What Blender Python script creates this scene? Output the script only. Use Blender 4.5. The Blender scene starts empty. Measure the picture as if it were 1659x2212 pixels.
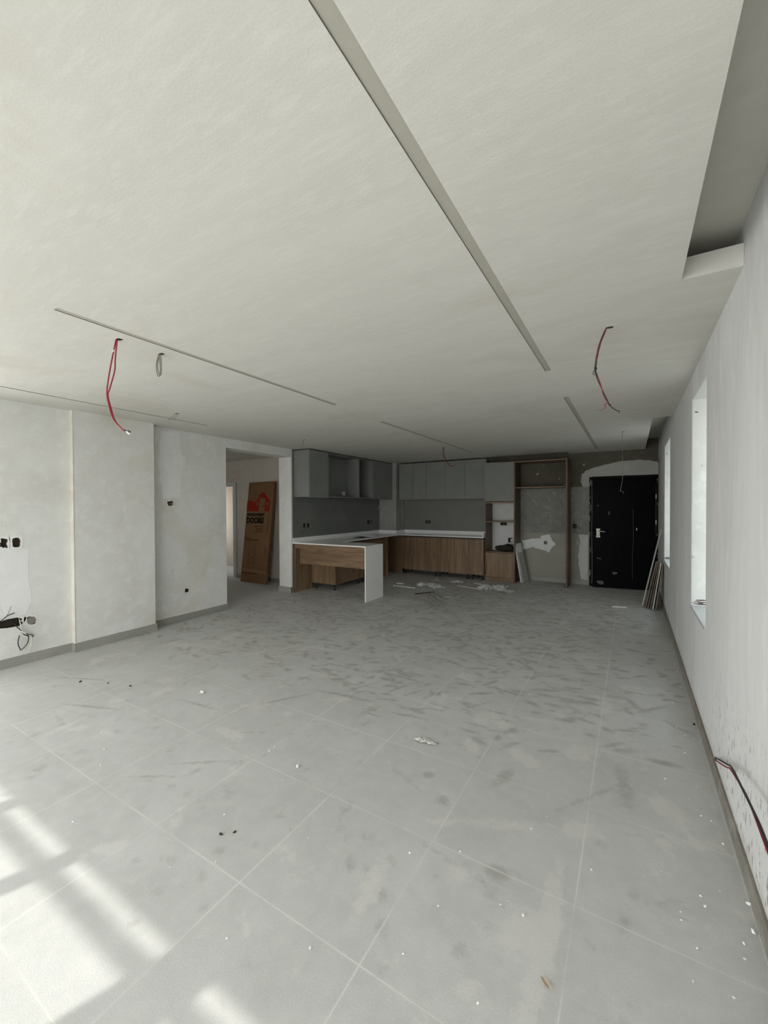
import bpy, bmesh, math, random
import numpy as np
from mathutils import Vector, Matrix
S = bpy.context.scene
COL = S.collection
random.seed(7)
PI = math.pi

# ------------------------------------------------------------------ camera
F_PX, YAW, PITCH, ROLL = 887.27, 0.54185, -0.012386, -0.0037718
cam = bpy.data.cameras.new('camera'); camo = bpy.data.objects.new('camera', cam); COL.objects.link(camo)
cam.sensor_fit = 'VERTICAL'; cam.sensor_height = 24.0; cam.sensor_width = 18.0
cam.lens = 24.0 * F_PX / 2212.0
cam.clip_start = 0.02; cam.clip_end = 200
cy, sy, cp, sp, cr, sr = math.cos(YAW), math.sin(YAW), math.cos(PITCH), math.sin(PITCH), math.cos(ROLL), math.sin(ROLL)
fw = Vector((-sy, cy, 0)); rt = Vector((cy, sy, 0)); up = Vector((0, 0, 1))
fw2 = fw * cp + up * sp; up2 = up * cp - fw * sp
r3 = rt * cr + up2 * sr; u3 = up2 * cr - rt * sr
M = Matrix(((r3.x, u3.x, -fw2.x, 0), (r3.y, u3.y, -fw2.y, 0), (r3.z, u3.z, -fw2.z, 1.55), (0, 0, 0, 1)))
camo.matrix_world = M
S.camera = camo

# ------------------------------------------------------------------ world, sun, exposure
S.view_settings.view_transform = 'Standard'; S.view_settings.look = 'None'
S.view_settings.gamma = 1.0; S.view_settings.use_curve_mapping = False
S.view_settings.exposure = 0.48
SKY_STRENGTH = 5.0
W = bpy.data.worlds.new('world'); S.world = W; W.use_nodes = True
nt = W.node_tree; nt.nodes.clear()
wo = nt.nodes.new('ShaderNodeOutputWorld'); bg = nt.nodes.new('ShaderNodeBackground')
tc = nt.nodes.new('ShaderNodeTexCoord'); sx = nt.nodes.new('ShaderNodeSeparateXYZ'); rp = nt.nodes.new('ShaderNodeValToRGB')
mr = nt.nodes.new('ShaderNodeMapRange'); mr.inputs[1].default_value = -1; mr.inputs[2].default_value = 1
nt.links.new(tc.outputs['Generated'], sx.inputs[0]); nt.links.new(sx.outputs[2], mr.inputs[0]); nt.links.new(mr.outputs[0], rp.inputs[0])
nt.links.new(rp.outputs[0], bg.inputs[0]); nt.links.new(bg.outputs[0], wo.inputs[0])
e = rp.color_ramp.elements
e[0].position = 0.0; e[0].color = (.55, .54, .51, 1)
e[1].position = 1.0; e[1].color = (.86, .95, 1.0, 1)
a = e.new(.49); a.color = (.62, .61, .58, 1)
a = e.new(.52); a.color = (1.0, 1.0, .98, 1)
bg.inputs[1].default_value = SKY_STRENGTH
EL = math.radians(33.8)
sd = Vector((0.339 * math.cos(EL), 0.941 * math.cos(EL), -math.sin(EL)))
sl = bpy.data.lights.new('sun', 'SUN'); sl.energy = 2.7; sl.angle = math.radians(.5); sl.color = (1, .97, .90)
so = bpy.data.objects.new('sun', sl); COL.objects.link(so)
so.rotation_euler = sd.to_track_quat('-Z', 'Y').to_euler(); so.location = (-4, -6, 6)
def portal(name, loc, rot, w, h):
    l = bpy.data.lights.new(name, 'AREA'); l.shape = 'RECTANGLE'; l.size = w; l.size_y = h; l.energy = 1
    l.cycles.is_portal = True
    o = bpy.data.objects.new(name, l); COL.objects.link(o); o.location = loc; o.rotation_euler = rot
portal('daylight_terrace', (-2.4, -2.43, 1.15), (PI / 2, 0, 0), 5.1, 2.3)       # faces +Y
portal('daylight_slit', (0.64, 3.775, 1.57), (0, PI / 2, 0), 1.7, .76)         # faces -X
portal('daylight_slit', (0.64, 6.82, 1.57), (0, PI / 2, 0), 1.7, 1.05)
S.cycles.max_bounces = 14; S.cycles.diffuse_bounces = 10; S.cycles.glossy_bounces = 4
S.cycles.use_denoising = True
S.cycles.caustics_reflective = False; S.cycles.caustics_refractive = False
try: S.cycles.denoiser = 'OPENIMAGEDENOISE'
except Exception: pass

# ------------------------------------------------------------------ materials
class NT:
    def __init__(s, name, rough=.8, spec=.3):
        s.m = bpy.data.materials.new(name); s.m.use_nodes = True
        s.t = s.m.node_tree; s.t.nodes.clear()
        s.out = s.n('ShaderNodeOutputMaterial'); s.b = s.n('ShaderNodeBsdfPrincipled')
        s.t.links.new(s.b.outputs[0], s.out.inputs[0])
        s.b.inputs['Roughness'].default_value = rough
        s.b.inputs['Specular IOR Level'].default_value = spec
        s.tc = s.n('ShaderNodeTexCoord')
    def n(s, t, **k):
        x = s.t.nodes.new(t)
        for a, v in k.items(): setattr(x, a, v)
        return x
    def l(s, a, b): s.t.links.new(a, b)
    def mapping(s, scale=(1, 1, 1), rot=(0, 0, 0), loc=(0, 0, 0)):
        m = s.n('ShaderNodeMapping'); m.inputs['Scale'].default_value = scale
        m.inputs['Rotation'].default_value = rot; m.inputs['Location'].default_value = loc
        s.l(s.tc.outputs['Object'], m.inputs[0]); return m.outputs[0]
    def noise(s, scale, detail=4, rough=.55, vec=None, dist=0):
        x = s.n('ShaderNodeTexNoise'); x.inputs['Scale'].default_value = scale
        x.inputs['Detail'].default_value = detail; x.inputs['Roughness'].default_value = rough
        x.inputs['Distortion'].default_value = dist
        s.l(vec if vec is not None else s.tc.outputs['Object'], x.inputs['Vector']); return x.outputs[0]
    def ramp(s, f, *st):
        r = s.n('ShaderNodeValToRGB'); s.l(f, r.inputs[0]); e = r.color_ramp.elements
        while len(e) < len(st): e.new(.5)
        for i, (p, c) in enumerate(st):
            e[i].position = p; e[i].color = (c, c, c, 1) if isinstance(c, (int, float)) else tuple(c) + (1,)
        return r.outputs[0]
    def mix(s, f, a, b, mode='MIX'):
        m = s.n('ShaderNodeMix', data_type='RGBA', blend_type=mode)
        for sock, v in ((m.inputs['Factor'], f), (m.inputs[6], a), (m.inputs[7], b)):
            if isinstance(v, (int, float)): sock.default_value = v
            elif isinstance(v, tuple): sock.default_value = v + (1,)
            else: s.l(v, sock)
        return m.outputs[2]
    def math(s, op, a, b=None, c=None):
        m = s.n('ShaderNodeMath', operation=op)
        for i, v in enumerate((a, b, c)):
            if v is None: continue
            if isinstance(v, (int, float)): m.inputs[i].default_value = v
            else: s.l(v, m.inputs[i])
        return m.outputs[0]
    def color(s, c):
        if isinstance(c, tuple): s.b.inputs['Base Color'].default_value = c + (1,)
        else: s.l(c, s.b.inputs['Base Color'])
    def bump(s, h, strength=.3, dist=.01):
        b = s.n('ShaderNodeBump'); b.inputs['Strength'].default_value = strength; b.inputs['Distance'].default_value = dist
        s.l(h, b.inputs['Height']); s.l(b.outputs[0], s.b.inputs['Normal'])

def plain(name, c, rough=.6, spec=.4, metal=0):
    m = NT(name, rough, spec); m.b.inputs['Metallic'].default_value = metal
    n = m.noise(14, 3)
    m.color(m.mix(n, tuple(x * .93 for x in c), tuple(min(1, x * 1.06) for x in c)))
    return m.m

def plaster(name, base, dark, light, stretch=(1, 1, 1), spots=True, stains=None, bump=.25):
    m = NT(name, .92, .15)
    v = m.mapping(scale=stretch)
    n1 = m.noise(1.3, 6, .62, v, .4); n2 = m.noise(9, 5, .6, v); n3 = m.noise(140, 2)
    c = m.mix(m.ramp(n1, (.38, 0.), (.62, 1.)), dark, base)
    c = m.mix(m.ramp(n2, (.50, 0.), (.74, .8)), c, light)
    if stains:
        n4 = m.noise(.9, 4, .6, m.mapping(loc=(3.1, 1.7, 5.2)), .6)
        c = m.mix(m.ramp(n4, (.56, 0.), (.70, .55)), c, stains)
    if spots:
        n5 = m.noise(17, 3, .5, m.mapping(loc=(1, 7, 2)))
        c = m.mix(m.ramp(n5, (.735, 0.), (.76, .6)), c, tuple(x * .6 for x in dark))
    c = m.mix(m.ramp(n3, (.3, .10), (.7, 0.)), c, tuple(x * .55 for x in base))
    m.color(c)
    h = m.math('ADD', m.math('MULTIPLY', n2, .6), m.math('MULTIPLY', n3, .5))
    m.bump(h, bump, .006)
    return m.m

M_CEIL = plaster('ceiling_skim', (.67, .66, .62), (.64, .63, .59), (.705, .70, .66), stretch=(1.0, 4.5, 1), spots=False, stains=(.58, .55, .48), bump=.12)
M_LEFT = plaster('left_wall_skim', (.75, .755, .74), (.67, .67, .65), (.80, .81, .79), stains=(.62, .58, .49))
M_RIGHT = plaster('right_wall_skim', (.74, .75, .75), (.66, .665, .665), (.80, .805, .805), stretch=(1, 1.7, .38), spots=False)
def add_flecks(mat):
    t = mat.node_tree; b = [n for n in t.nodes if n.type == 'BSDF_PRINCIPLED'][0]; src = b.inputs['Base Color'].links[0].from_socket
    k = NT.__new__(NT); k.t = t; k.b = b; k.tc = [n for n in t.nodes if n.type == 'TEX_COORD'][0]
    sp_ = k.n('ShaderNodeSeparateXYZ'); k.l(k.tc.outputs['Object'], sp_.inputs[0])
    mz = k.ramp(sp_.outputs[2], (.25, 1.), (.75, 0.)); my = k.ramp(k.math('DIVIDE', sp_.outputs[1], 10.), (.12, 0.), (.17, 1.), (.26, 1.), (.34, 0.))
    n = k.noise(46, 3, .55, k.mapping(scale=(1, 1, .45)))
    f = k.math('MULTIPLY', k.ramp(n, (.60, 0.), (.64, .8)), k.math('MULTIPLY', mz, my))
    c = k.mix(f, src, (.22, .20, .18))
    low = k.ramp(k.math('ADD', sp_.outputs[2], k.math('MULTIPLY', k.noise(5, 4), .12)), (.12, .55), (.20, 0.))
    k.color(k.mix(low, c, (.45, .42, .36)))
add_flecks(M_RIGHT)
M_OLIVE = plaster('old_brown_paint', (.135, .125, .098), (.115, .107, .086), (.155, .145, .118), bump=.2)
M_RENDER = plaster('bare_cement_render', (.30, .30, .28), (.24, .24, .225), (.40, .40, .385), bump=.5)
M_PATCH = plaster('fresh_white_plaster', (.50, .50, .475), (.45, .45, .425), (.54, .54, .52), spots=False, bump=.15)
M_PATCH2 = plaster('pale_putty', (.80, .82, .82), (.74, .76, .765), (.84, .86, .86), spots=False, bump=.15)
M_PATCH3 = plaster('bright_skim_patch', (.80, .815, .815), (.74, .75, .74), (.84, .85, .85), bump=.15)
M_KWALL = plaster('kitchen_grey_render', (.34, .345, .33), (.29, .295, .28), (.39, .395, .385))
M_HALL = plaster('hall_wall_paint', (.60, .55, .49), (.56, .51, .45), (.64, .60, .54), spots=False)
M_VOID = plain('void_concrete', (.16, .15, .13), .95, .1)
M_SLAB = plain('raw_concrete_slab', (.58, .57, .52), .95, .1)
M_SKIRTR = plaster('dirty_brown_skirting', (.28, .265, .235), (.21, .195, .17), (.40, .385, .35))
M_REVEAL = plaster('white_reveal_paint', (.66, .68, .675), (.60, .62, .61), (.74, .76, .755), bump=.2, stains=(.66, .64, .55))

def specks(mat, scale, th, col):
    t = mat.node_tree; b = [n for n in t.nodes if n.type == 'BSDF_PRINCIPLED'][0]; src = b.inputs['Base Color'].links[0].from_socket
    k = NT.__new__(NT); k.t = t; k.b = b; k.tc = [n for n in t.nodes if n.type == 'TEX_COORD'][0]
    n = k.noise(scale, 4, .6, k.mapping(scale=(1, 1, .8), loc=(2, 2, 2)), .8)
    k.color(k.mix(k.ramp(n, (th, 0.), (th + .02, .85)), src, col))
specks(M_REVEAL, 24, .70, (.20, .18, .14)); specks(M_LEFT, 30, .745, (.35, .31, .25)); specks(M_RENDER, 16, .62, (.17, .165, .15)); specks(M_OLIVE, 22, .735, (.45, .44, .40))
def tiles(name, c, joint, size, off, axes, w=.003, rough=.45, spec=.4, dust=None):
    m = NT(name, rough, spec)
    sep = m.n('ShaderNodeSeparateXYZ'); m.l(m.tc.outputs['Object'], sep.inputs[0])
    ds = []; ids = []
    for k, (ax, o, sz) in enumerate(zip(axes, off, size)):
        u = m.math('DIVIDE', m.math('SUBTRACT', sep.outputs[ax], o), sz)
        fr = m.math('FRACT', u); ids.append(m.math('FLOOR', u))
        d = m.math('MULTIPLY', m.math('MINIMUM', fr, m.math('SUBTRACT', 1, fr)), sz); ds.append(d)
    g = m.math('LESS_THAN', m.math('MINIMUM', ds[0], ds[1]), w / 2)
    cid = m.n('ShaderNodeCombineXYZ'); m.l(ids[0], cid.inputs[0]); m.l(ids[1], cid.inputs[1])
    wn = m.n('ShaderNodeTexWhiteNoise', noise_dimensions='3D'); m.l(cid.outputs[0], wn.inputs['Vector'])
    n = m.noise(4, 5, .6)
    col = m.mix(n, tuple(x * .90 for x in c), tuple(x * 1.1 for x in c))
    col = m.mix(m.math('MULTIPLY', wn.outputs['Value'], .22), col, tuple(x * .78 for x in c))
    if dust:
        dn = m.noise(1.6, 4, .6, m.mapping(loc=(2, 5, 1)), .5)
        col = m.mix(m.ramp(dn, (.5, 0.), (.72, .6)), col, dust)
    col = m.mix(g, col, joint)
    m.color(col)
    return m.m
M_KTILE_L = tiles('kitchen_wall_tile', (.15, .157, .15), (.225, .23, .225), (.6, .3), (5.55, 1.01), (1, 2), w=.005, dust=(.20, .205, .20))
M_KTILE_B = tiles('kitchen_wall_tile_back', (.18, .182, .172), (.215, .215, .205), (.6, .6), (-4.76, .99), (0, 2), dust=(.23, .23, .22))
M_BROWNTILE = tiles('brown_grey_wall_tile', (.27, .26, .22), (.22, .21, .18), (1.2, .6), (-2.2, .41), (0, 2), dust=(.31, .30, .265))
M_SKIRT = tiles('skirting_tile', (.30, .30, .275), (.40, .39, .36), (.6, .6), (-.18, 1.1272), (0, 1), rough=.5, dust=(.38, .37, .34))

def wood(name, vert=True, ax='x'):
    m = NT(name, .45, .35)
    if vert == 2: sc = (3.2, 34, 34) if ax == 'x' else (34, 3.2, 34)
    else: sc = (30, 30, 1.6)
    v = m.mapping(scale=sc)
    n = m.noise(.8, 6, .6, v, .8)
    v2 = m.mapping(scale=tuple(x * .28 for x in sc), loc=(4, 2, 9))
    n2 = m.noise(.8, 3, .5, v2, .6)
    c = m.ramp(n, (.28, (.115, .070, .038)), (.5, (.225, .145, .085)), (.74, (.30, .205, .125)))
    c = m.mix(m.ramp(n2, (.46, 0.), (.66, .6)), c, (.13, .082, .048))
    m.color(c); return m.m
M_WOOD = wood('walnut_laminate')
M_WOODH = wood('walnut_laminate_horizontal', 2, 'x')
M_WOODD = wood('dark_walnut_laminate'); [setattr(e_, 'color', tuple(x * .5 for x in e_.color[:3]) + (1,)) for n_ in M_WOODD.node_tree.nodes if n_.type == 'VALTORGB' and n_.color_ramp.elements[0].color[0] > .08 and n_.color_ramp.elements[-1].color[0] < .5 for e_ in n_.color_ramp.elements]
M_GREY = NT('grey_cabinet_laminate', .5, .35)
M_GREY.color(M_GREY.mix(M_GREY.ramp(M_GREY.noise(3, 4), (.3, 0.), (.8, 1.)), (.195, .203, .195), (.235, .243, .235))); M_GREY = M_GREY.m
M_QUARTZ = plain('white_quartz', (.86, .87, .88), .22, .5)
M_BLACK = plain('black_plastic', (.012, .012, .012), .5, .4)
M_HOLE = plain('dark_cavity', (.055, .045, .035), .95, .1)
M_BRICK = plain('chased_masonry', (.10, .08, .06), .95, .1)
M_ALU = plain('pale_aluminium', (.43, .415, .36), .6, .3)
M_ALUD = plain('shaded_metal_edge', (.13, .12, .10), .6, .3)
M_CHROME = plain('brushed_metal', (.62, .60, .55), .35, .5, .6)
M_WHITEP = plain('white_plastic', (.75, .76, .74), .5, .4)
M_RED = plain('red_insulation', (.27, .015, .028), .5, .4)
M_BLK = plain('black_insulation', (.02, .02, .022), .5, .4)
M_GRN = plain('green_insulation', (.05, .11, .05), .5, .4)
M_GRYW = plain('grey_insulation', (.22, .20, .18), .5, .4)
M_CREAM = plain('cream_insulation', (.62, .60, .50), .5, .4)
M_CARD = NT('corrugated_cardboard', .85, .15)
_n = M_CARD.noise(3, 4); M_CARD.color(M_CARD.mix(_n, (.165, .090, .045), (.215, .125, .068))); M_CARD = M_CARD.m
M_INKR = plain('red_ink', (.25, .020, .008), .8, .1)
M_INKB = plain('black_ink', (.018, .016, .010), .8, .1)
M_INKD = plain('brown_ink', (.055, .030, .012), .8, .1)
M_STEELDOOR = NT('black_door_paint', .5, .08)
_m = M_STEELDOOR
_c = _m.mix(_m.ramp(_m.noise(7, 4, .6, _m.mapping(scale=(1, 1, .8)), .8), (.66, 0.), (.72, .5)), (.002, .0022, .003), (.02, .02, .022))
_c = _m.mix(_m.ramp(_m.noise(33, 3, .5), (.74, 0.), (.77, .7)), _c, (.09, .09, .088))
_m.color(_c); M_STEELDOOR = _m.m
M_BOARD = plain('grey_tile_board', (.42, .415, .39), .7, .2)
M_BOARDE = plain('white_board_edge', (.75, .76, .75), .7, .2)
M_BROWNB = plain('brown_board', (.24, .19, .15), .8, .2)
M_STONE = plain('dark_lumpy_sacking', (.045, .038, .030), .9, .2)
M_CRUMB = plain('white_plaster_crumb', (.85, .86, .83), .8, .2)
M_DCRUMB = plain('dark_chip', (.03, .028, .026), .8, .2)
M_PAINTW = plain('white_gloss_paint', (.60, .60, .58), .4, .4)
_m = NT('clear_plastic_film', .25, .5); _m.b.inputs['Alpha'].default_value = .62
_m.color(_m.mix(_m.noise(30, 4), (.42, .42, .41), (.72, .73, .72))); M_FILM = _m.m
_m = NT('dusty_plastic_sheet', .35, .5); _m.color(_m.mix(_m.noise(12, 4), (.40, .40, .38), (.55, .55, .53))); _m.b.inputs['Alpha'].default_value = .8; M_SHEET = _m.m

# floor: grey tile under dust, footprints and drag marks held in a mesh attribute
_m = NT('dusty_grey_floor_tile', .62, .3)
sep = _m.n('ShaderNodeSeparateXYZ'); _m.l(_m.tc.outputs['Object'], sep.inputs[0])
jn = _m.noise(9, 3, .6)
ds = []; ids = []
for ax, o in ((0, -.18345), (1, 1.12724)):
    u = _m.math('DIVIDE', _m.math('SUBTRACT', sep.outputs[ax], o), .6)
    fr = _m.math('FRACT', u); ids.append(_m.math('FLOOR', u))
    ds.append(_m.math('MULTIPLY', _m.math('MINIMUM', fr, _m.math('SUBTRACT', 1, fr)), .6))
gd = _m.math('MINIMUM', ds[0], ds[1])
gv = _m.ramp(_m.noise(2.2, 3, .6, _m.mapping(loc=(8, 1, 0))), (.36, .10), (.60, .95))
g = _m.math('MULTIPLY', _m.math('LESS_THAN', gd, .0024), gv)
ghalo = _m.math('MULTIPLY', _m.math('MULTIPLY', _m.ramp(gd, (.0, 1.), (.012, 0.)), gv), .22)
cid = _m.n('ShaderNodeCombineXYZ'); _m.l(ids[0], cid.inputs[0]); _m.l(ids[1], cid.inputs[1])
wn = _m.n('ShaderNodeTexWhiteNoise', noise_dimensions='3D'); _m.l(cid.outputs[0], wn.inputs['Vector'])
n1 = _m.noise(2.1, 7, .62, None, .6); n2 = _m.noise(11, 5, .62, None, .3); n3 = _m.noise(150, 2)
base = _m.mix(_m.ramp(n1, (.34, 0.), (.66, 1.)), (.50, .505, .495), (.575, .58, .575))
base = _m.mix(_m.ramp(n2, (.42, 0.), (.78, .6)), base, (.64, .635, .615))
base = _m.mix(_m.math('MULTIPLY', wn.outputs['Value'], .18), base, (.45, .45, .44))
at = _m.n('ShaderNodeAttribute', attribute_name='prints')
wob = _m.math('ADD', at.outputs['Fac'], _m.math('MULTIPLY', _m.math('SUBTRACT', _m.noise(19, 6, .7, None, .6), .5), 1.15))
base = _m.mix(_m.ramp(wob, (.26, 0.), (.58, .5), (1.0, .8)), base, (.33, .32, .30))
at2 = _m.n('ShaderNodeAttribute', attribute_name='dust')
wob2 = _m.math('ADD', at2.outputs['Fac'], _m.math('MULTIPLY', _m.math('SUBTRACT', _m.noise(15, 6, .7, _m.mapping(loc=(5, 5, 0)), .8), .5), 1.5))
base = _m.mix(_m.ramp(wob2, (.32, 0.), (.6, .6)), base, (.66, .65, .625))
base = _m.mix(_m.ramp(n3, (.3, .12), (.7, 0.)), base, (.2, .2, .19))
base = _m.mix(_m.math('MAXIMUM', g, ghalo), base, (.66, .66, .63))
_m.color(base); _m.bump(_m.math('ADD', n3, n2), .08, .004)
M_FLOOR = _m.m

# ------------------------------------------------------------------ mesh helpers
class MB:
    def __init__(s): s.v = []; s.f = []; s.X = None
    def add(s, vs, fs):
        b = len(s.v)
        for p in vs:
            p = Vector(p)
            s.v.append(s.X @ p if s.X is not None else p)
        s.f += [tuple(b + i for i in f) for f in fs]; return s
    def box(s, x0, x1, y0, y1, z0, z1):
        return s.add([(x0, y0, z0), (x1, y0, z0), (x1, y1, z0), (x0, y1, z0), (x0, y0, z1), (x1, y0, z1), (x1, y1, z1), (x0, y1, z1)],
                     [(0, 3, 2, 1), (4, 5, 6, 7), (0, 1, 5, 4), (1, 2, 6, 5), (2, 3, 7, 6), (3, 0, 4, 7)])
    def prism(s, pts, fn, d0, d1):
        """pts: 2D outline; fn(u, v, d) gives the 3D point"""
        n = len(pts)
        return s.add([fn(u, v, d0) for u, v in pts] + [fn(u, v, d1) for u, v in pts],
                     [tuple(range(n))[::-1], tuple(range(n, 2 * n))] + [(i, (i + 1) % n, n + (i + 1) % n, n + i) for i in range(n)])
    def ring(s, outer, inner, fn, d0, d1):
        n = len(outer)
        vs = [fn(u, v, d) for d in (d0, d1) for u, v in outer] + [fn(u, v, d) for d in (d0, d1) for u, v in inner]
        fs = []
        for i in range(n):
            j = (i + 1) % n
            fs += [(n + i, n + j, 3 * n + j, 3 * n + i), (i, 2 * n + i, 2 * n + j, j), (i, j, n + j, n + i), (2 * n + i, 3 * n + i, 3 * n + j, 2 * n + j)]
        return s.add(vs, fs)
    def tube(s, pts, r, seg=7, smooth=4):
        P = [Vector(p) for p in pts]
        if smooth > 1 and len(P) > 2:
            Q = []
            for i in range(len(P) - 1):
                p0, p1, p2, p3 = P[max(i - 1, 0)], P[i], P[i + 1], P[min(i + 2, len(P) - 1)]
                for k in range(smooth):
                    t = k / smooth
                    Q.append(.5 * ((2 * p1) + (p2 - p0) * t + (2 * p0 - 5 * p1 + 4 * p2 - p3) * t * t + (3 * p1 - p0 - 3 * p2 + p3) * t ** 3))
            Q.append(P[-1]); P = Q
        vs = []; fs = []; n = len(P); ref = Vector((.3, .5, .8)).normalized()
        for i, p in enumerate(P):
            t = (P[min(i + 1, n - 1)] - P[max(i - 1, 0)]).normalized()
            a = t.cross(ref)
            if a.length < 1e-3: a = t.cross(Vector((1, 0, 0)))
            a.normalize(); b = t.cross(a)
            for k in range(seg):
                w = 2 * PI * k / seg; vs.append(p + (a * math.cos(w) + b * math.sin(w)) * r)
        for i in range(n - 1):
            for k in range(seg):
                l = (k + 1) % seg
                fs.append((i * seg + k, i * seg + l, (i + 1) * seg + l, (i + 1) * seg + k))
        fs += [tuple(range(seg))[::-1], tuple((n - 1) * seg + k for k in range(seg))]
        return s.add(vs, fs)
    def cyl(s, p0, p1, r0, r1=None, seg=16):
        r1 = r0 if r1 is None else r1
        p0, p1 = Vector(p0), Vector(p1); t = (p1 - p0).normalized()
        a = t.orthogonal().normalized(); b = t.cross(a); vs = []
        for p, r in ((p0, r0), (p1, r1)):
            for k in range(seg):
                w = 2 * PI * k / seg; vs.append(p + (a * math.cos(w) + b * math.sin(w)) * r)
        return s.add(vs, [(k, (k + 1) % seg, seg + (k + 1) % seg, seg + k) for k in range(seg)] + [tuple(range(seg))[::-1], tuple(range(seg, 2 * seg))])
    def lump(s, c, r, seed=0, amp=.3, sub=2):
        bm = bmesh.new(); bmesh.ops.create_icosphere(bm, subdivisions=sub, radius=1)
        rnd = random.Random(seed); ph = [rnd.uniform(0, 6) for _ in range(6)]
        vs = []
        for v in bm.verts:
            x, y, z = v.co
            k = 1 + amp * (math.sin(3 * x + ph[0]) * math.cos(2.5 * y + ph[1]) + .6 * math.sin(5 * z + ph[2] + 2 * x) + .4 * rnd.uniform(-1, 1) * amp)
            vs.append((c[0] + x * r[0] * k, c[1] + y * r[1] * k, max(c[2] + z * r[2] * k, c[2] - r[2])))
        fs = [tuple(v.index for v in f.verts) for f in bm.faces]; bm.free()
        return s.add(vs, fs)
    def build(s, name, mat, parent=None, bevel=0, smooth=False):
        me = bpy.data.meshes.new(name)
        off = parent.location.copy() if parent is not None else Vector((0, 0, 0))
        if parent is not None and parent.parent is not None: off = off + parent.parent.location
        me.from_pydata([tuple(v - off) for v in s.v], [], s.f)
        bm = bmesh.new(); bm.from_mesh(me); bmesh.ops.recalc_face_normals(bm, faces=bm.faces); bm.to_mesh(me); bm.free()
        me.materials.append(mat)
        if smooth:
            for p in me.polygons: p.use_smooth = True
        o = bpy.data.objects.new(name, me); COL.objects.link(o)
        if parent is not None: o.parent = parent
        if bevel:
            b = o.modifiers.new('bevel', 'BEVEL'); b.width = bevel; b.segments = 2; b.limit_method = 'ANGLE'
        return o

def jag(cu, cv, hu, hv, n, amp, seed):
    r = random.Random(seed); out = []
    for k in range(n):
        t = 2 * PI * k / n; c, s_ = math.cos(t), math.sin(t); q = 1 / max(abs(c), abs(s_))
        w = 1 + r.uniform(-amp, amp); out.append((cu + c * q * hu * w, cv + s_ * q * hv * w))
    return out
def tag(o, label, cat, group=None):
    o['label'] = label; o['category'] = cat
    if group: o['group'] = group
    return o
def thing(name, loc, label, cat, group=None):
    o = bpy.data.objects.new(name, None); COL.objects.link(o); o.location = loc; o.empty_display_size = .1
    return tag(o, label, cat, group)
def struct(o): o['kind'] = 'structure'; return o

def sheet(rect, holes, fn, thick):
    """flat slab with rectangular holes; fn(u, v, d) -> point, d from 0 (room face) to thick"""
    us = sorted({rect[0], rect[1]} | {min(max(h[k], rect[0]), rect[1]) for h in holes for k in (0, 1)})
    vs = sorted({rect[2], rect[3]} | {min(max(h[k], rect[2]), rect[3]) for h in holes for k in (2, 3)})
    nu, nv = len(us) - 1, len(vs) - 1
    solid = [[not any(h[0] - 1e-6 <= (us[i] + us[i + 1]) / 2 <= h[1] + 1e-6 and h[2] <= (vs[j] + vs[j + 1]) / 2 <= h[3] for h in holes) for j in range(nv)] for i in range(nu)]
    mb = MB(); idx = {}; V = []; Fc = []
    def P(i, j, d):
        k = (i, j, d)
        if k not in idx: idx[k] = len(V); V.append(fn(us[i], vs[j], thick if d else 0))
        return idx[k]
    for i in range(nu):
        for j in range(nv):
            if not solid[i][j]: continue
            Fc.append((P(i, j, 0), P(i + 1, j, 0), P(i + 1, j + 1, 0), P(i, j + 1, 0)))
            Fc.append((P(i, j, 1), P(i, j + 1, 1), P(i + 1, j + 1, 1), P(i + 1, j, 1)))
            if i == 0 or not solid[i - 1][j]: Fc.append((P(i, j, 0), P(i, j + 1, 0), P(i, j + 1, 1), P(i, j, 1)))
            if i == nu - 1 or not solid[i + 1][j]: Fc.append((P(i + 1, j, 0), P(i + 1, j, 1), P(i + 1, j + 1, 1), P(i + 1, j + 1, 0)))
            if j == 0 or not solid[i][j - 1]: Fc.append((P(i, j, 0), P(i, j, 1), P(i + 1, j, 1), P(i + 1, j, 0)))
            if j == nv - 1 or not solid[i][j + 1]: Fc.append((P(i, j + 1, 0), P(i + 1, j + 1, 0), P(i + 1, j + 1, 1), P(i, j + 1, 1)))
    return mb.add(V, Fc)

# ------------------------------------------------------------------ room shell
ZC = 2.60; YB = 8.97; XR = .42; XL = -5.27; YF = -2.20
# floor
nx, ny = 300, 560
x0, x1, y0, y1 = -5.6, .62, YF, YB + .02
gx = np.linspace(x0, x1, nx); gy = np.linspace(y0, y1, ny)
GX, GY = np.meshgrid(gx, gy)
prints = np.zeros_like(GX); dust = np.zeros_like(GX)
rs = np.random.RandomState(11)
def stamp(A, cx, cyy, a, b, ang, val):
    r = max(a, b) * 1.3
    i0, i1 = np.searchsorted(gx, (cx - r, cx + r)); j0, j1 = np.searchsorted(gy, (cyy - r, cyy + r))
    if i0 >= i1 or j0 >= j1: return
    X = GX[j0:j1, i0:i1] - cx; Y = GY[j0:j1, i0:i1] - cyy
    c, s_ = math.cos(ang), math.sin(ang)
    u = (X * c + Y * s_) / a; v = (-X * s_ + Y * c) / b
    d = np.clip(1.25 - np.sqrt(u * u + v * v), 0, 1) * val
    A[j0:j1, i0:i1] = np.maximum(A[j0:j1, i0:i1], d)
def foot(cx, cyy, ang, val):
    stamp(prints, cx, cyy, .075, .045, ang, val)
    stamp(prints, cx - .14 * math.cos(ang), cyy - .14 * math.sin(ang), .05, .037, ang, val * .9)
for k in range(2300):
    cyy = 2.5 + 6.2 * rs.beta(1.5, 1.3); cx = rs.uniform(-5.15, .35)
    if cx > -.2 and rs.rand() < .6: continue
    stamp(prints, cx, cyy, rs.uniform(.05, .15), rs.uniform(.018, .042), rs.normal(.1, .55), rs.uniform(.4, .95))
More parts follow.
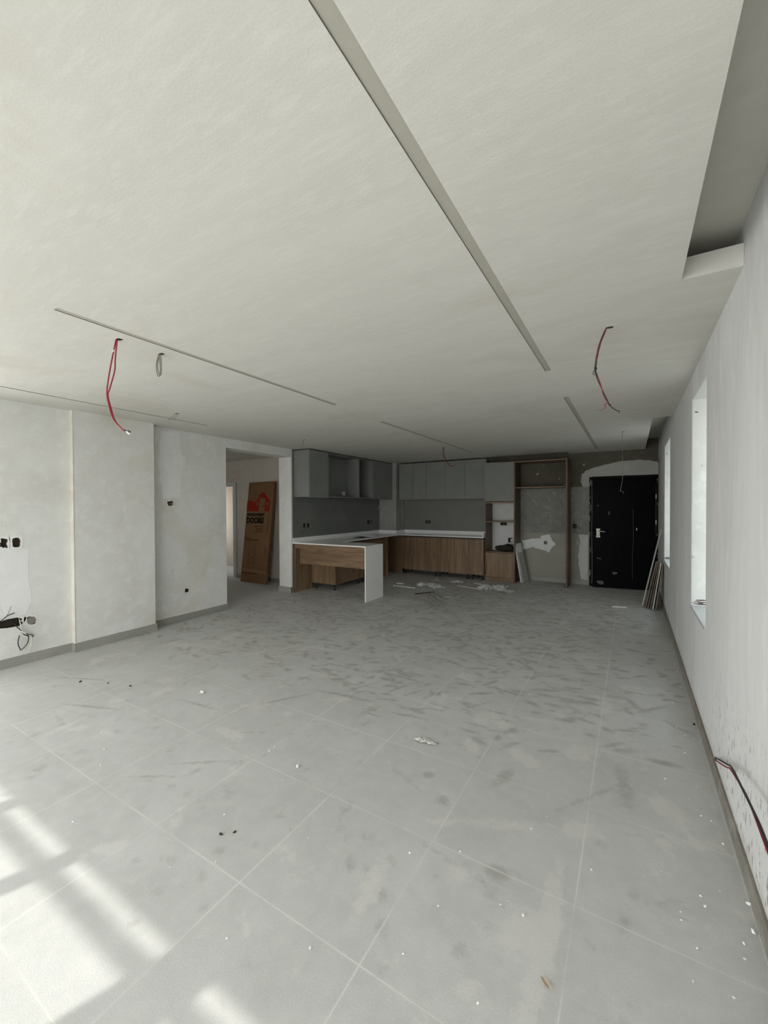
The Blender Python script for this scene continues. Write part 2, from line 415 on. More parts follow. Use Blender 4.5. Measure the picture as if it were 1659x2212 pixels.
for k in range(420):
    cyy = 2.6 + 6.2 * rs.beta(1.6, 1.15); cx = rs.uniform(-5.1, .25)
    if rs.rand() > .35 + .65 * min(1, (cyy - 2.4) / 2.2): continue
    if cx > -.1 and rs.rand() < .5: continue
    foot(cx, cyy, rs.uniform(0, 2 * PI), rs.uniform(.5, 1.0))
for k in range(150):
    foot(rs.uniform(-4.9, .2), rs.uniform(.9, 3.2), rs.uniform(0, 2 * PI), rs.uniform(.25, .5))
for k in range(190):      # drag strokes
    cyy = rs.uniform(1.3, 8.2); cx = rs.uniform(-5.0, 0.2)
    stamp(prints, cx, cyy, rs.uniform(.12, .42), rs.uniform(.010, .030), rs.uniform(-.5, 1.3), rs.uniform(.45, .9) * (.6 if cyy < 2.6 else 1))
for cx, cyy, l, w, an, v in ((-3.6, 1.55, .34, .022, .35, .8), (-2.9, 2.0, .3, .02, .1, .75), (-2.35, 1.33, .26, .018, .55, .6), (-2.4, 2.4, .33, .02, 1.0, .9), (-4.3, 1.75, .4, .02, .4, .8),
                         (-.48, 1.72, .075, .06, .3, .8), (-.03, 2.62, .06, .30, .1, .62), (-.03, 3.0, .12, .05, .5, .6), (-.62, 2.35, .05, .13, -.2, .7), (-1.0, 2.15, .055, .045, .7, .7),
                         (-.85, 2.0, .06, .06, .3, .65), (-1.72, 2.6, .06, .11, 0, .62), (.0, 1.45, .03, .08, 0, .35), (-1.05, 1.6, .06, .055, .3, .42)):
    stamp(prints, cx, cyy, l, w, an, v)
for k in range(160):
    stamp(dust, rs.uniform(-4.9, .3), rs.uniform(.9, 7.5), rs.uniform(.08, .3), rs.uniform(.03, .12), rs.uniform(0, PI), rs.uniform(.3, .8))
for cx, cyy, a_, b_, v in ((-.26, 1.55, .055, .42, .95), (-.20, 2.15, .12, .10, .8), (-2.35, 1.85, .22, .07, .8), (-3.1, 1.42, .16, .03, .7), (-.22, 1.0, .03, .3, .8), (-3.9, 5.6, .6, .05, .8),
                        (.36, 2.5, .02, 1.6, .5), (-.7, 1.2, .1, .06, .4)):
    stamp(dust, cx, cyy, a_, b_, 0, v)
me = bpy.data.meshes.new('floor')
verts = np.stack([GX.ravel(), GY.ravel(), np.zeros(nx * ny)], 1)
ii, jj = np.meshgrid(np.arange(nx - 1), np.arange(ny - 1)); b0 = (jj * nx + ii).ravel()
faces = np.stack([b0, b0 + 1, b0 + 1 + nx, b0 + nx], 1)
me.vertices.add(len(verts)); me.vertices.foreach_set('co', verts.ravel())
me.loops.add(faces.size); me.loops.foreach_set('vertex_index', faces.ravel())
me.polygons.add(len(faces)); me.polygons.foreach_set('loop_start', np.arange(len(faces)) * 4); me.polygons.foreach_set('loop_total', np.full(len(faces), 4))
me.update(calc_edges=True)
for nm, A in (('prints', prints), ('dust', dust)):
    at_ = me.attributes.new(nm, 'FLOAT', 'POINT'); at_.data.foreach_set('value', A.ravel().astype(np.float32))
me.materials.append(M_FLOOR)
fo = bpy.data.objects.new('floor', me); COL.objects.link(fo); struct(fo)
struct(MB().box(-9.8, -5.6, 3.2, 7.2, -.05, 0).build('floor', M_FLOOR))
struct(MB().box(-5.6, .62, YF, YB + .2, -.25, -.004).build('floor', M_VOID))
struct(MB().box(-5.6, .9, YF - 1.6, YF, -.12, -.02).build('floor', M_SLAB))            # terrace slab outside

# ceiling with light slots and cut-outs
slots = [(-.577, -.532, -.9, 3.413), (-.563, -.519, 4.30, 8.515), (-2.622, -2.578, .975, 3.386), (-2.655, -2.612, 4.325, 7.69), (-4.665, -4.640, -.5, 3.351)]
cuts = [(.197, XR, -.9, 2.379), (.217, XR, 5.86, YB + .01), (-2.60, -1.06, 8.71, YB + .01)]
struct(sheet((XL - .3, XR, YF, YB), slots + cuts, lambda u, v, d: (u, v, ZC + d), .055).build('ceiling', M_CEIL))
struct(MB().box(XL - .5, XR + .2, YF - .2, YB + .2, 2.79, 2.95).build('ceiling', M_SLAB))
# fascia of the near cut-out
struct(MB().box(.198, XR - .001, 2.366, 2.378, 2.6003, 2.70).build('trim_1', M_CEIL))
struct(MB().box(.218, XR - .001, 5.861, 5.872, 2.6003, 2.66).build('trim_2', M_CEIL))
struct(sheet((-9.8, XL - .3, 3.2, 7.2), [], lambda u, v, d: (u, v, 2.58 + d), .3).build('ceiling', M_CEIL))

# light channels
lab = ['long recessed light channel running across the near ceiling out of frame', 'short recessed light channel on the right, between the near channel and the back wall',
       'recessed light channel left of centre beside the hanging red wires', 'faint recessed light channel in front of the kitchen wall cabinets', 'leftmost thin recessed light channel, close to the left wall']
for (a_, b_, c_, d_), L in zip(slots, lab):
    t = thing('light_channel', ((a_ + b_) / 2, (c_ + d_) / 2, ZC), L, 'light fitting')
    MB().box(a_ + .0015, b_ - .0015, c_ + .0015, d_ - .0015, ZC + .003, ZC + .006).build('diffuser', M_ALU, t)
    e_ = MB()
    e_.box(a_ + .0003, a_ + .0014, c_ + .001, d_ - .001, ZC + .0003, ZC + .03)
    e_.build('edge_profile', M_ALUD, t)
    MB().box(b_ - .0015, b_ - .0002, c_ + .001, d_ - .001, ZC + .0003, ZC + .03).build('edge_profile', M_ALU, t)

# left wall: three bays, the middle one stands proud; opening to the hall
Lf = lambda X: (lambda u, v, d: (X - d, u, v))
holes1 = [(1.470, 1.530, 1.165, 1.262), (1.560, 1.628, 1.165, 1.262), (1.30, 1.635, .385, .475), (1.665, 1.740, .375, .460)]
holes3 = [(3.185, 3.265, 1.570, 1.640), (3.420, 3.480, .375, .435)]
struct(sheet((YF, 2.06, 0, 2.6), holes1 + [(-1.95, 1.20, .08, 2.32)], Lf(-5.19), .38).build('wall_left', M_LEFT))  # last hole is an unseen side window, added to brighten the right wall
struct(sheet((2.06, 2.93, 0, 2.6), [], Lf(-5.125), .445).build('wall_left', M_LEFT))
kh = [(5.815, 5.88, 1.165, 1.247), (5.92, 5.985, 1.165, 1.247), (8.0, 8.105, 1.15, 1.237), (8.145, 8.185, 1.15, 1.237)]
opening = (4.11, 5.50, -.01, 2.46)
struct(sheet((2.93, 5.53, 0, 2.6), holes3 + [opening], Lf(XL), .30).build('wall_left', M_LEFT))
struct(sheet((5.53, YB, 0, 2.79), kh, Lf(XL), .30).build('wall_left', M_KTILE_L))
# corner column between the two kitchen runs
struct(MB().box(XL, -4.80, 8.54, YB, 0, 2.79).build('wall_left', M_KWALL))
# back wall
Bf = lambda Y: (lambda u, v, d: (u, Y + d, v))
kb = [(-4.235, -4.105, 1.15, 1.222), (-2.44, -2.30, 1.14, 1.215), (-2.275, -2.185, .775, .875), (-1.545, -1.475, .765, .838), (-1.005, -.925, 1.105, 1.20), (-.70, .42, -.01, 2.12)]
struct(sheet((-5.0, -2.62, 0, 2.79), kb[:1], Bf(YB), .2).build('wall_back', M_KTILE_B))
struct(sheet((-2.62, -2.03, 0, 2.42), kb[1:3], Bf(YB), .2).build('wall_back', M_PATCH2))
struct(sheet((-2.62, -2.03, 2.42, 2.79), [], Bf(YB), .2).build('wall_back', M_OLIVE))  # dark brown here stands in for shade in the gap above the tall unit
struct(sheet((-2.03, .62, 1.93, 2.79), [kb[5]], Bf(YB), .2).build('wall_back', M_OLIVE))
struct(sheet((-2.03, .62, 0, 1.0), [kb[3], kb[5]], Bf(YB - .012), .212).build('wall_back', M_BROWNTILE))
struct(sheet((-2.03, -.70, 1.0, 1.93), [kb[4]], Bf(YB - .02), .22).build('wall_back', M_RENDER))
struct(MB().box(-.9, .62, YB + .16, YB + .2, 0, 2.2).build('wall_back', M_VOID))
# right wall with two tall slit windows
rw = [(3.39, 4.15, .725, 2.41), (6.32, 7.34, .735, 2.425)]
struct(sheet((YF, YB, 0, 2.79), rw, lambda u, v, d: (XR + d, u, v), .20).build('wall_right', M_RIGHT))
for k, (a_, b_, c_, d_) in enumerate(rw):
    w = MB()
    w.box(XR + .004, XR + .20, b_ - .006, b_, c_ + .018, d_)          # far reveal skin
    w.box(XR + .004, XR + .20, a_, a_ + .006, c_ + .018, d_)
    w.box(XR + .004, XR + .20, a_ + .006, b_ - .006, d_ - .005, d_)
    o = struct(w.build('window_%d' % (k + 1), M_REVEAL))
    o2 = MB().box(XR - .004, XR + .22, a_, b_, c_ - .002, c_ + .018).build('sill', plain('pale_stone_sill', (.50, .53, .54), .4, .4) if k == 0 else bpy.data.materials['pale_stone_sill'], o, .003)
    dl_ = MB(); r9 = random.Random(k + 3)
    for q in range(12): dl_.prism(jag(XR + r9.uniform(.015, .10), c_ + .02 + r9.uniform(.008, .05), r9.uniform(.010, .030), r9.uniform(.0015, .0035), 9, .5, q), lambda u, v, d_: (u, b_ - .006 - d_, v), 0, .002)
    dl_.prism([(XR + .018, d_ - .10), (XR + .036, d_ - .103), (XR + .040, d_ - .112), (XR + .018, d_ - .108)], lambda u, v, d2: (u, b_ - .006 - d2, v), 0, .002)
    dl_.build('dirt_mark', M_BRICK, o)
    f_ = MB(); f_.box(XR + .15, XR + .19, b_ - .03, b_ - .006, c_ + .018, d_ - .005); f_.box(XR + .15, XR + .19, a_ + .006, a_ + .03, c_ + .018, d_ - .005)
    f_.box(XR + .15, XR + .19, a_ + .03, b_ - .03, c_ + .018, c_ + .045); f_.box(XR + .15, XR + .19, a_ + .03, b_ - .03, d_ - .03, d_ - .005)
    f_.build('window_frame', M_PAINTW, o)
# window wall behind the camera, sliding terrace doors
struct(sheet((XL - .3, XR + .2, 0, 2.79), [(-4.95, .12, .0, 2.30)], lambda u, v, d: (u, YF - d, v), .2).build('wall_front', M_LEFT))
dy = 0.0
mull = [(-4.95, -4.87), (-4.75, -4.65), (-3.99, -3.89), (-3.34, -3.24), (-2.543, -2.333), (-1.55, -1.45), (-.75, -.65), (.04, .12)]
fr = MB()
for a_, b_ in mull: fr.box(a_ + dy * .36, b_ + dy * .36, YF - .225, YF - .19, .03, 2.30)
fr.box(-4.95, .12, YF - .225, YF - .19, 2.218, 2.256)
fr.box(-4.95, .12, YF - .225, YF - .19, 0, .03)
fo_ = struct(fr.build('window_3', M_PAINTW))
# unseen fin and canopies, added outside the left wall to block the sun
struct(MB().box(-9.5, -5.57, -2.55, -2.40, -.2, 3.2).build('wall_sun_blocker', M_PATCH2))
struct(MB().box(-7.6, -5.57, -2.40, 3.0, 2.62, 2.78).build('ceiling', M_SLAB))  # added canopy over the side window, not a room ceiling
struct(MB().box(-9.9, -7.6, .5, 3.05, 2.62, 2.78).build('ceiling', M_SLAB))  # added canopy, keeps the sun out of the hall window
struct(MB().box(-7.6, -5.57, 3.0, 3.05, 2.62, 2.78).build('ceiling', M_SLAB))  # joins the added canopies
fs = MB()
for y_ in (-1.95, -.92, .12, 1.15): fs.box(-5.52, -5.48, y_, y_ + .05, .08, 2.32)
struct(fs.build('window_4', M_PAINTW))  # frame of the unseen side window added for its light
# unseen wall added outside the slit windows to dim their light
struct(MB().box(2.4, 2.7, -3, 14, -6, 7.5).build('wall_slit_blocker', plain('slit_blocker_grey', (.30, .31, .30), .95, .1)))
# hall
struct(sheet((-9.8, XL - .3, 0, 2.79), [(-8.35, -7.53, -.01, 2.05)], Bf(6.13), .15).build('wall_hall', M_HALL))
struct(sheet((3.2, 7.2, 0, 2.79), [(6.35, 7.1, .8, 2.1)], lambda u, v, d: (-9.8 - d, u, v), .15).build('wall_hall', M_HALL))  # hole is an unseen window, added to light the room beyond the doorway
struct(sheet((-9.8, XL - .3, 0, 2.79), [(-8.3, -7.3, 1.1, 2.1)], lambda u, v, d: (u, 3.2 - d, v), .15).build('wall_hall', M_HALL))  # hole is an unseen window, added to light the hall
struct(sheet((-9.8, XL - .3, 0, 2.79), [], Bf(7.2), .15).build('wall_hall', M_HALL))
portal('added_side_daylight', (-5.60, -.375, 1.2), (0, -PI / 2, 0), 2.2, 3.1)  # portal at the added side window
portal('added_inner_room_daylight', (-9.98, 6.72, 1.45), (0, -PI / 2, 0), 1.3, .75)
portal('added_hall_daylight', (-7.8, 3.0, 1.6), (PI / 2, 0, 0), 1.0, 1.0)
d = MB(); d.box(-7.60, -7.50, 6.10, 6.13, 0, 2.10); d.box(-8.42, -7.60, 6.10, 6.13, 2.02, 2.10); d.box(-8.42, -8.34, 6.10, 6.13, 0, 2.02)
d.box(-7.56, -7.53, 6.13, 6.28, 0, 2.05)
struct(d.build('door_2', M_PAINTW, bevel=.003))

# skirtings
def skirt(nm, *bx):
    m_ = MB()
    for b in bx: m_.box(*b)
    return struct(m_.build(nm, M_SKIRT, bevel=.002))
skirt('baseboard_left', (-5.19, -5.175, YF, 2.06, 0, .09)); skirt('baseboard_left', (-5.19, -5.11, 2.045, 2.06, 0, .09), (-5.125, -5.11, 2.06, 2.945, 0, .092))
skirt('baseboard_left', (XL, -5.255, 2.93, 4.125, 0, .085)); skirt('baseboard_left', (-5.585, XL + .015, 5.485, 5.50, 0, .10), (XL, XL + .015, 5.485, 5.535, 0, .10))
struct(MB().box(XR - .012, XR, YF, YB - .02, 0, .078).build('baseboard_right', M_SKIRTR, bevel=.002))
struct(MB().box(XR - .020, XR - .012, YF, 5.5, 0, .006).build('trim_10', M_PATCH))
skirt('baseboard_back', (-1.97, -.71, YB - .028, YB - .012, 0, .095))
skirt('baseboard_hall', (-7.50, XL - .3, 6.115, 6.13, 0, .08))

# jagged plaster rims round chased holes, back boxes
def rim(nm, fn, h, mat, par, seed, amp=.16, grow=.018, dep=.003):
    cu, cv, hu, hv = (h[0] + h[1]) / 2, (h[2] + h[3]) / 2, (h[1] - h[0]) / 2, (h[3] - h[2]) / 2
    inner = jag(cu, cv, hu - .004, hv - .004, 20, amp, seed)
    outer = jag(cu, cv, hu + grow, hv + grow, 20, .08, seed + 50)
    return MB().ring(outer, inner, fn, -dep, 0).build(nm, mat, par)
def backbox(fn, h, label, mat=M_HOLE, group=None, wires=None, dep=.05, mod=True):
    ctr = fn((h[0] + h[1]) / 2, (h[2] + h[3]) / 2, .03)
    t = thing('socket_box', ctr, label, 'socket box', group)
    b = MB(); e_ = .002
    u0, u1, v0, v1 = h[0] + .0005, h[1] - .0005, h[2] + .0005, h[3] - .0005
    def bx(a0, a1, b0_, b1_, d0, d1):
        b.add([fn(a0, b0_, d0), fn(a1, b0_, d0), fn(a1, b1_, d0), fn(a0, b1_, d0), fn(a0, b0_, d1), fn(a1, b0_, d1), fn(a1, b1_, d1), fn(a0, b1_, d1)],
              [(0, 3, 2, 1), (4, 5, 6, 7), (0, 1, 5, 4), (1, 2, 6, 5), (2, 3, 7, 6), (3, 0, 4, 7)])
    bx(u0, u1, v0, v1, dep - e_, dep); bx(u0, u0 + e_, v0, v1, .004, dep); bx(u1 - e_, u1, v0, v1, .004, dep); bx(u0, u1, v0, v0 + e_, .004, dep); bx(u0, u1, v1 - e_, v1, .004, dep)
    b.build('back_box', mat, t)
    for k, (pts, m_) in enumerate(wires or []):
        MB().tube([fn(*p) for p in pts], .0028, 6).build('wire', m_, t)
    return t
fl1, fl3 = Lf(-5.19), Lf(XL)
for h, sd_, am in ((holes1[0], 1, .25), (holes1[1], 2, .10), (holes1[2], 3, .22), (holes1[3], 4, .20)):
    struct(rim('trim_3', fl1, h, M_PATCH2 if h[3] > 1 else M_LEFT, None, sd_, am))
struct(rim('trim_3', fl3, holes3[0], M_LEFT, None, 5, .25)); struct(rim('trim_3', fl3, holes3[1], M_LEFT, None, 6, .3))
backbox(fl1, holes1[0], 'chipped dark socket hole at the left edge of frame, high on the left wall', M_BRICK)
backbox(fl1, holes1[1], 'square dark socket hole high on the left wall, beside a chipped one', M_BRICK)
t = backbox(fl1, holes1[2], 'long dark chased slot low on the left wall with looped wires hanging out', M_HOLE, dep=.07)
rr = random.Random(4)
def lw(pts, r, m_): MB().tube([(-5.19 + p[0], p[1], p[2]) for p in pts], r * 1.4, 6, 6).build('wire', m_, t)
lw([(-.04, 1.57, .43), (.01, 1.575, .405), (.03, 1.60, .36), (.04, 1.655, .305), (.045, 1.70, .275), (.04, 1.69, .262), (.03, 1.60, .32)], .003, M_BLK)
lw([(-.04, 1.62, .46), (.01, 1.610, .43), (.03, 1.612, .385), (.035, 1.62, .34), (.04, 1.66, .29), (.045, 1.69, .25), (.045, 1.68, .16), (.04, 1.655, .105)], .0032, M_CREAM)
lw([(.03, 1.62, .335), (.045, 1.66, .29), (.045, 1.66, .22), (.04, 1.63, .17), (.04, 1.60, .15)], .003, M_BLK)
lw([(.03, 1.60, .30), (.04, 1.585, .24), (.045, 1.59, .19), (.045, 1.605, .155)], .003, M_BLK)
lw([(.03, 1.595, .345), (.04, 1.63, .325), (.04, 1.69, .28), (.04, 1.655, .265), (.035, 1.60, .325)], .0032, M_WHITEP)
lw([(-.03, 1.44, .44), (.02, 1.47, .475), (.04, 1.51, .515), (.045, 1.56, .53)], .003, M_BLK)
lw([(.02, 1.505, .50), (.04, 1.52, .55), (.05, 1.533, .60)], .0018, M_GRYW)
t = thing('conduit_box', (-5.17, 1.70, .42), 'round grey plastic conduit box in a chipped hole low on the left wall', 'conduit box')
m_ = MB(); m_.cyl((-5.215, 1.703, .418), (-5.186, 1.703, .418), .036, .033, 18); m_.build('cup', plain('slate_plastic', (.17, .17, .19), .5, .4), t)
MB().cyl((-5.187, 1.703, .418), (-5.184, 1.703, .418), .037, .037, 18).build('rim', M_GRYW, t)
backbox(fl3, holes3[0], 'chipped dark socket hole at mid height on the wall left of the doorway', M_BRICK, wires=[([(3.23, 1.60, .03), (3.25, 1.60, -.01), (3.275, 1.585, -.02), (3.28, 1.61, -.02)], M_CREAM)])
backbox(fl3, holes3[1], 'small dark socket hole low on the wall left of the doorway', M_HOLE)
bY = Bf(YB); bL = Lf(XL)
backbox(bL, kh[0], 'left one of the paired sockets above the peninsula on grey tile', M_HOLE, wires=[([(5.85, 1.19, .03), (5.86, 1.165, -.01), (5.83, 1.12, -.02), (5.76, 1.10, -.015), (5.70, 1.085, -.01)], M_BRICK)])
backbox(bL, kh[1], 'right one of the paired sockets above the peninsula on grey tile', M_HOLE, wires=[([(5.95, 1.2, .03), (5.94, 1.165, -.01), (5.98, 1.14, -.02), (6.04, 1.10, -.015)], M_BRICK)])
backbox(bL, kh[2], 'wide dark socket hole beside the corner column above the counter', M_HOLE)
backbox(bL, kh[3], 'narrow dark socket hole beside the corner column above the counter', M_HOLE)
backbox(bY, kb[0], 'double dark socket hole in the tile above the back counter', M_HOLE, wires=[([(-4.2, 1.18, .03), (-4.18, 1.2, .0), (-4.15, 1.17, .0)], M_CREAM)])
backbox(bY, kb[1], 'double dark socket hole behind the tall unit, below its middle shelf', M_HOLE, wires=[([(-2.40, 1.18, .03), (-2.38, 1.16, .0), (-2.33, 1.17, .0)], M_CREAM)])
t = backbox(bY, kb[2], 'square socket hole behind the tall unit just above the dark sacking', M_HOLE)
MB().box(-2.225, -2.195, YB + .01, YB + .03, .79, .85).build('module', M_WHITEP, t)
t = backbox(Bf(YB - .012), kb[3], 'small grey socket box in the white plaster patch of the niche', M_GRYW)
t = backbox(Bf(YB - .02), kb[4], 'dark red-brown socket hole between the wooden side panel and the black door', M_BRICK, wires=[([(-.96, 1.13, .02), (-.955, 1.09, -.01), (-.97, 1.06, -.02), (-.94, 1.02, -.02)], M_BLK)])

# plaster patches (a thin real layer on the wall)
def patch(nm, pts, fn, mat, d=.004): return struct(MB().prism(pts, fn, -d, .0).build(nm, mat))
def rag(pts, seed, amp=.012, n=5):
    r = random.Random(seed); out = []
    for i, p in enumerate(pts):
        q = pts[(i + 1) % len(pts)]
        for k in range(n):
            t_ = k / n; out.append((p[0] + (q[0] - p[0]) * t_ + r.uniform(-amp, amp), p[1] + (q[1] - p[1]) * t_ + r.uniform(-amp, amp)))
    return out
# the niche patch leaves its socket clear: two pieces either side
hs = kb[3]
outl = rag([(-1.97, .64), (-1.97, .83), (-1.75, .885), (-1.62, .88), (-1.60, .95), (-1.43, .965), (-1.40, .89), (-1.32, .775), (-1.39, .70), (-1.45, .605), (-1.60, .66), (-1.75, .69)], 3, .010, 3)
cu, cv = (hs[0] + hs[1]) / 2, (hs[2] + hs[3]) / 2
inn = []
for (u, v) in outl:
    t_ = math.atan2(v - cv, u - cu); q = 1 / max(abs(math.cos(t_)), abs(math.sin(t_))); inn.append((cu + math.cos(t_) * q * .034, cv + math.sin(t_) * q * .034))
struct(MB().ring(outl, inn, Bf(YB - .012), -.004, 0).build('trim_4', M_PATCH2))
patch('trim_4', rag([(-.885, .99), (-.72, .99), (-.72, .10), (-.84, .10), (-.885, .35), (-.90, .6), (-.865, .8)], 8, .008, 4), Bf(YB - .012), plaster('dusty_white_plaster', (.66, .67, .66), (.56, .57, .56), (.70, .71, .70), spots=False))
patch('trim_4', rag([(-.93, .86), (-.91, .86), (-.895, .80), (-.91, .77)], 9, .004, 2), Bf(YB - .012), M_PATCH)
patch('trim_4', rag([(-.71, 1.90), (-.82, 1.93), (-.855, 2.05), (-.84, 2.17), (-.76, 2.25), (-.62, 2.30), (-.45, 2.34), (-.15, 2.40), (.1, 2.40), (.30, 2.385), (.42, 2.34), (.42, 2.12), (-.705, 2.12), (-.705, 2.0)], 12, .007, 5), bY, M_PATCH, .006)
r_ = random.Random(5)
for k in range(9):
    u, v = r_.uniform(-1.7, -.75), r_.uniform(1.98, 2.5); s_ = r_.uniform(.008, .018)
    patch('trim_4', jag(u, v, s_, s_ * .8, 8, .3, k), bY, M_PATCH, .003)
patch('trim_5', rag([(1.47, 1.15), (1.60, 1.16), (1.69, 1.13), (1.70, .60), (1.66, .49), (1.50, .50), (1.46, .75)], 14, .010, 5), fl1, M_PATCH3, .0015)
patch('trim_5', rag([(3.10, 2.57), (3.36, 2.57), (3.40, 2.1), (3.36, 1.68), (3.13, 1.66), (3.07, 2.1)], 15, .012, 5), fl3, M_PATCH3, .0012)
# corner bead on the proud bay
struct(MB().box(-5.205, -5.122, 2.055, 2.06, .09, 2.6).build('trim_6', plaster('cream_corner_filler', (.74, .735, .68), (.60, .56, .46), (.80, .80, .76))))
struct(MB().box(XR - .012, XR, 8.60, 8.66, 1.62, 2.40).build('trim_7', M_BROWNB))

# ------------------------------------------------------------------ front door
hinge = Vector((.375, YB - .02, 0)); ang = math.radians(9.0)
DX = Matrix.Translation(hinge) @ Matrix.Rotation(ang, 4, 'Z') @ Matrix.Translation(Vector((-1.02, 0, 0)))
m_ = MB(); m_.X = DX; m_.box(0, 1.02, -.035, .035, .012, 2.055)
dl = struct(m_.build('door_1', M_STEELDOOR, bevel=.004))
m_ = MB(); m_.X = DX
for x in (.66,): m_.tube([(x, -.037, .20), (x - .005, -.037, .60), (x + .008, -.037, .9), (x + .002, -.037, 1.5)], .0025, 5, 3)
m_.build('seam', plain('scuffed_edge', (.10, .10, .10), .5, .4), dl)
m_ = MB(); m_.X = DX
m_.prism([(.055, .955), (.125, .955), (.125, .975), (.118, 1.0), (.118, 1.09), (.125, 1.11), (.125, 1.125), (.055, 1.125), (.055, 1.11), (.062, 1.09), (.062, 1.0), (.055, .975)], lambda u, v, d_: (u, -.035 - d_, v), 0, .012)
hp = m_.build('lock_plate', M_CHROME, dl, .002)
m_ = MB(); m_.X = DX; m_.tube([(.095, -.046, 1.075), (.097, -.085, 1.075), (.12, -.09, 1.075), (.20, -.088, 1.070)], .009, 10, 3); m_.build('handle', M_CHROME, dl, smooth=True)
m_ = MB(); m_.X = DX; m_.cyl((.09, -.046, 1.0), (.09, -.050, 1.0), .009); m_.cyl((.09, -.0465, .975), (.09, -.050, .975), .006); m_.build('keyhole', M_BLACK, dl)
m_ = MB(); m_.X = DX; m_.box(.715, .728, -.040, -.035, 1.10, 1.145); m_.build('sticker', M_WHITEP, dl)
m_ = MB(); m_.X = DX; m_.prism(jag(.37, .29, .045, .022, 10, .3, 3), lambda u, v, d_: (u, -.035 - d_, v), 0, .001); m_.prism(jag(.13, .10, .05, .03, 10, .3, 5), lambda u, v, d_: (u, -.035 - d_, v), 0, .001)
m_.prism([(.06, .565), (.09, .575), (.15, .548), (.14, .54), (.10, .553)], lambda u, v, d_: (u, -.035 - d_, v), 0, .001)
m_.prism(jag(.27, 1.42, .012, .03, 8, .3, 6), lambda u, v, d_: (u, -.035 - d_, v), 0, .001); m_.prism(jag(.085, 1.56, .012, .012, 8, .2, 6), lambda u, v, d_: (u, -.035 - d_, v), 0, .001)
m_.build('scuff_mark', plain('plaster_smear', (.13, .13, .135), .8, .1), dl)
for z in (.35, 1.25, 1.72):
    m_ = MB(); m_.cyl((.385, YB - .075, z - .04), (.385, YB - .075, z + .04), .009); m_.build('hinge', M_CHROME, dl)
f_ = MB(); f_.box(-.70, -.655, YB - .035, YB + .12, 0, 2.10); f_.box(.395, .42, YB - .035, YB + .12, 0, 2.10); f_.box(-.655, .395, YB - .035, YB + .12, 2.065, 2.12)
struct(f_.build('trim_8', M_STEELDOOR, bevel=.003))
f_ = MB()
f_.tube([(-.655, YB - .04, .05), (-.650, YB - .04, .5), (-.66, YB - .04, 1.0), (-.653, YB - .04, 1.5), (-.657, YB - .04, 2.05)], .004, 5, 3)
rq = random.Random(77)
for k in range(13): f_.prism(jag(rq.uniform(-.698, -.675), rq.uniform(.05, 2.05), rq.uniform(.002, .007), rq.uniform(.008, .06), 7, .4, k), lambda u, v, d_: (u, YB - .0355 - d_, v), 0, .002)
for k in range(16): f_.prism(jag(rq.uniform(.399, .415), rq.uniform(.1, 2.05), rq.uniform(.002, .004), rq.uniform(.006, .03), 7, .4, k + 20), lambda u, v, d_: (u, YB - .0355 - d_, v), 0, .002)
struct(f_.build('trim_9', M_PATCH))

# ------------------------------------------------------------------ kitchen: wall cabinets, left run (doors face +X)
ZU0, ZU1 = 1.735, 2.575
XU = -4.90; T = .018
def carc_left(t, ya, yb, mat, back=True, door=None, parts=None):
    c = MB()
    c.box(XL + .003, XU - .021, ya + .0005, ya + T, ZU0, ZU1); c.box(XL + .003, XU - .021, yb - T, yb - .0005, ZU0, ZU1)
    c.box(XL + .003, XU - .021, ya + T, yb - T, ZU1 - T, ZU1); c.box(XL + .003, XU - .021, ya + T, yb - T, ZU0, ZU0 + T)
    c.box(XL + .003, XL + .010, ya + T, yb - T, ZU0 + T, ZU1 - T)
    return c.build('carcass', mat, t)
t = thing('wall_cabinet', (XL, 5.57, ZU0), 'grey wall cabinet with one door at the column end of the left run', 'wall cabinet', None)
carc_left(t, 5.57, 6.12, M_GREY); MB().box(XU - .02, XU, 5.572, 6.118, ZU0 - .012, ZU1).build('door', M_GREY, t, .0015)
t = thing('open_wall_cabinet', (XL, 6.12, ZU0), 'wide open grey wall cabinet without doors in the left run', 'wall cabinet', None)
carc_left(t, 6.12, 7.16, M_GREY)
o = MB().box(XL + .0105, XL + .022, 7.02, 7.11, 1.80, 1.875).build('socket', M_WHITEP, t, .003)
MB().tube([(XL + .012, 6.15, 2.20), (XL + .06, 6.22, 2.16), (XL + .05, 6.28, 2.05), (XL + .04, 6.26, 1.95), (XL + .012, 6.17, 1.88)], .003, 6).build('cable', M_BLK, t)
t = thing('open_wall_cabinet', (XL, 7.16, ZU0), 'narrow open grey wall cabinet without door, between wide open one and doors', 'wall cabinet', None)
carc_left(t, 7.16, 7.66, M_GREY)
t = thing('wall_cabinet', (XL, 7.66, ZU0), 'grey two-door wall cabinet in the left run beside the corner column', 'wall cabinet', None)
carc_left(t, 7.66, 8.53, M_GREY)
MB().box(XU - .02, XU, 7.663, 8.108, ZU0 - .012, ZU1).build('door', M_GREY, t, .0015); MB().box(XU - .02, XU, 8.112, 8.528, ZU0 - .012, ZU1).build('door', M_GREY, t, .0015)
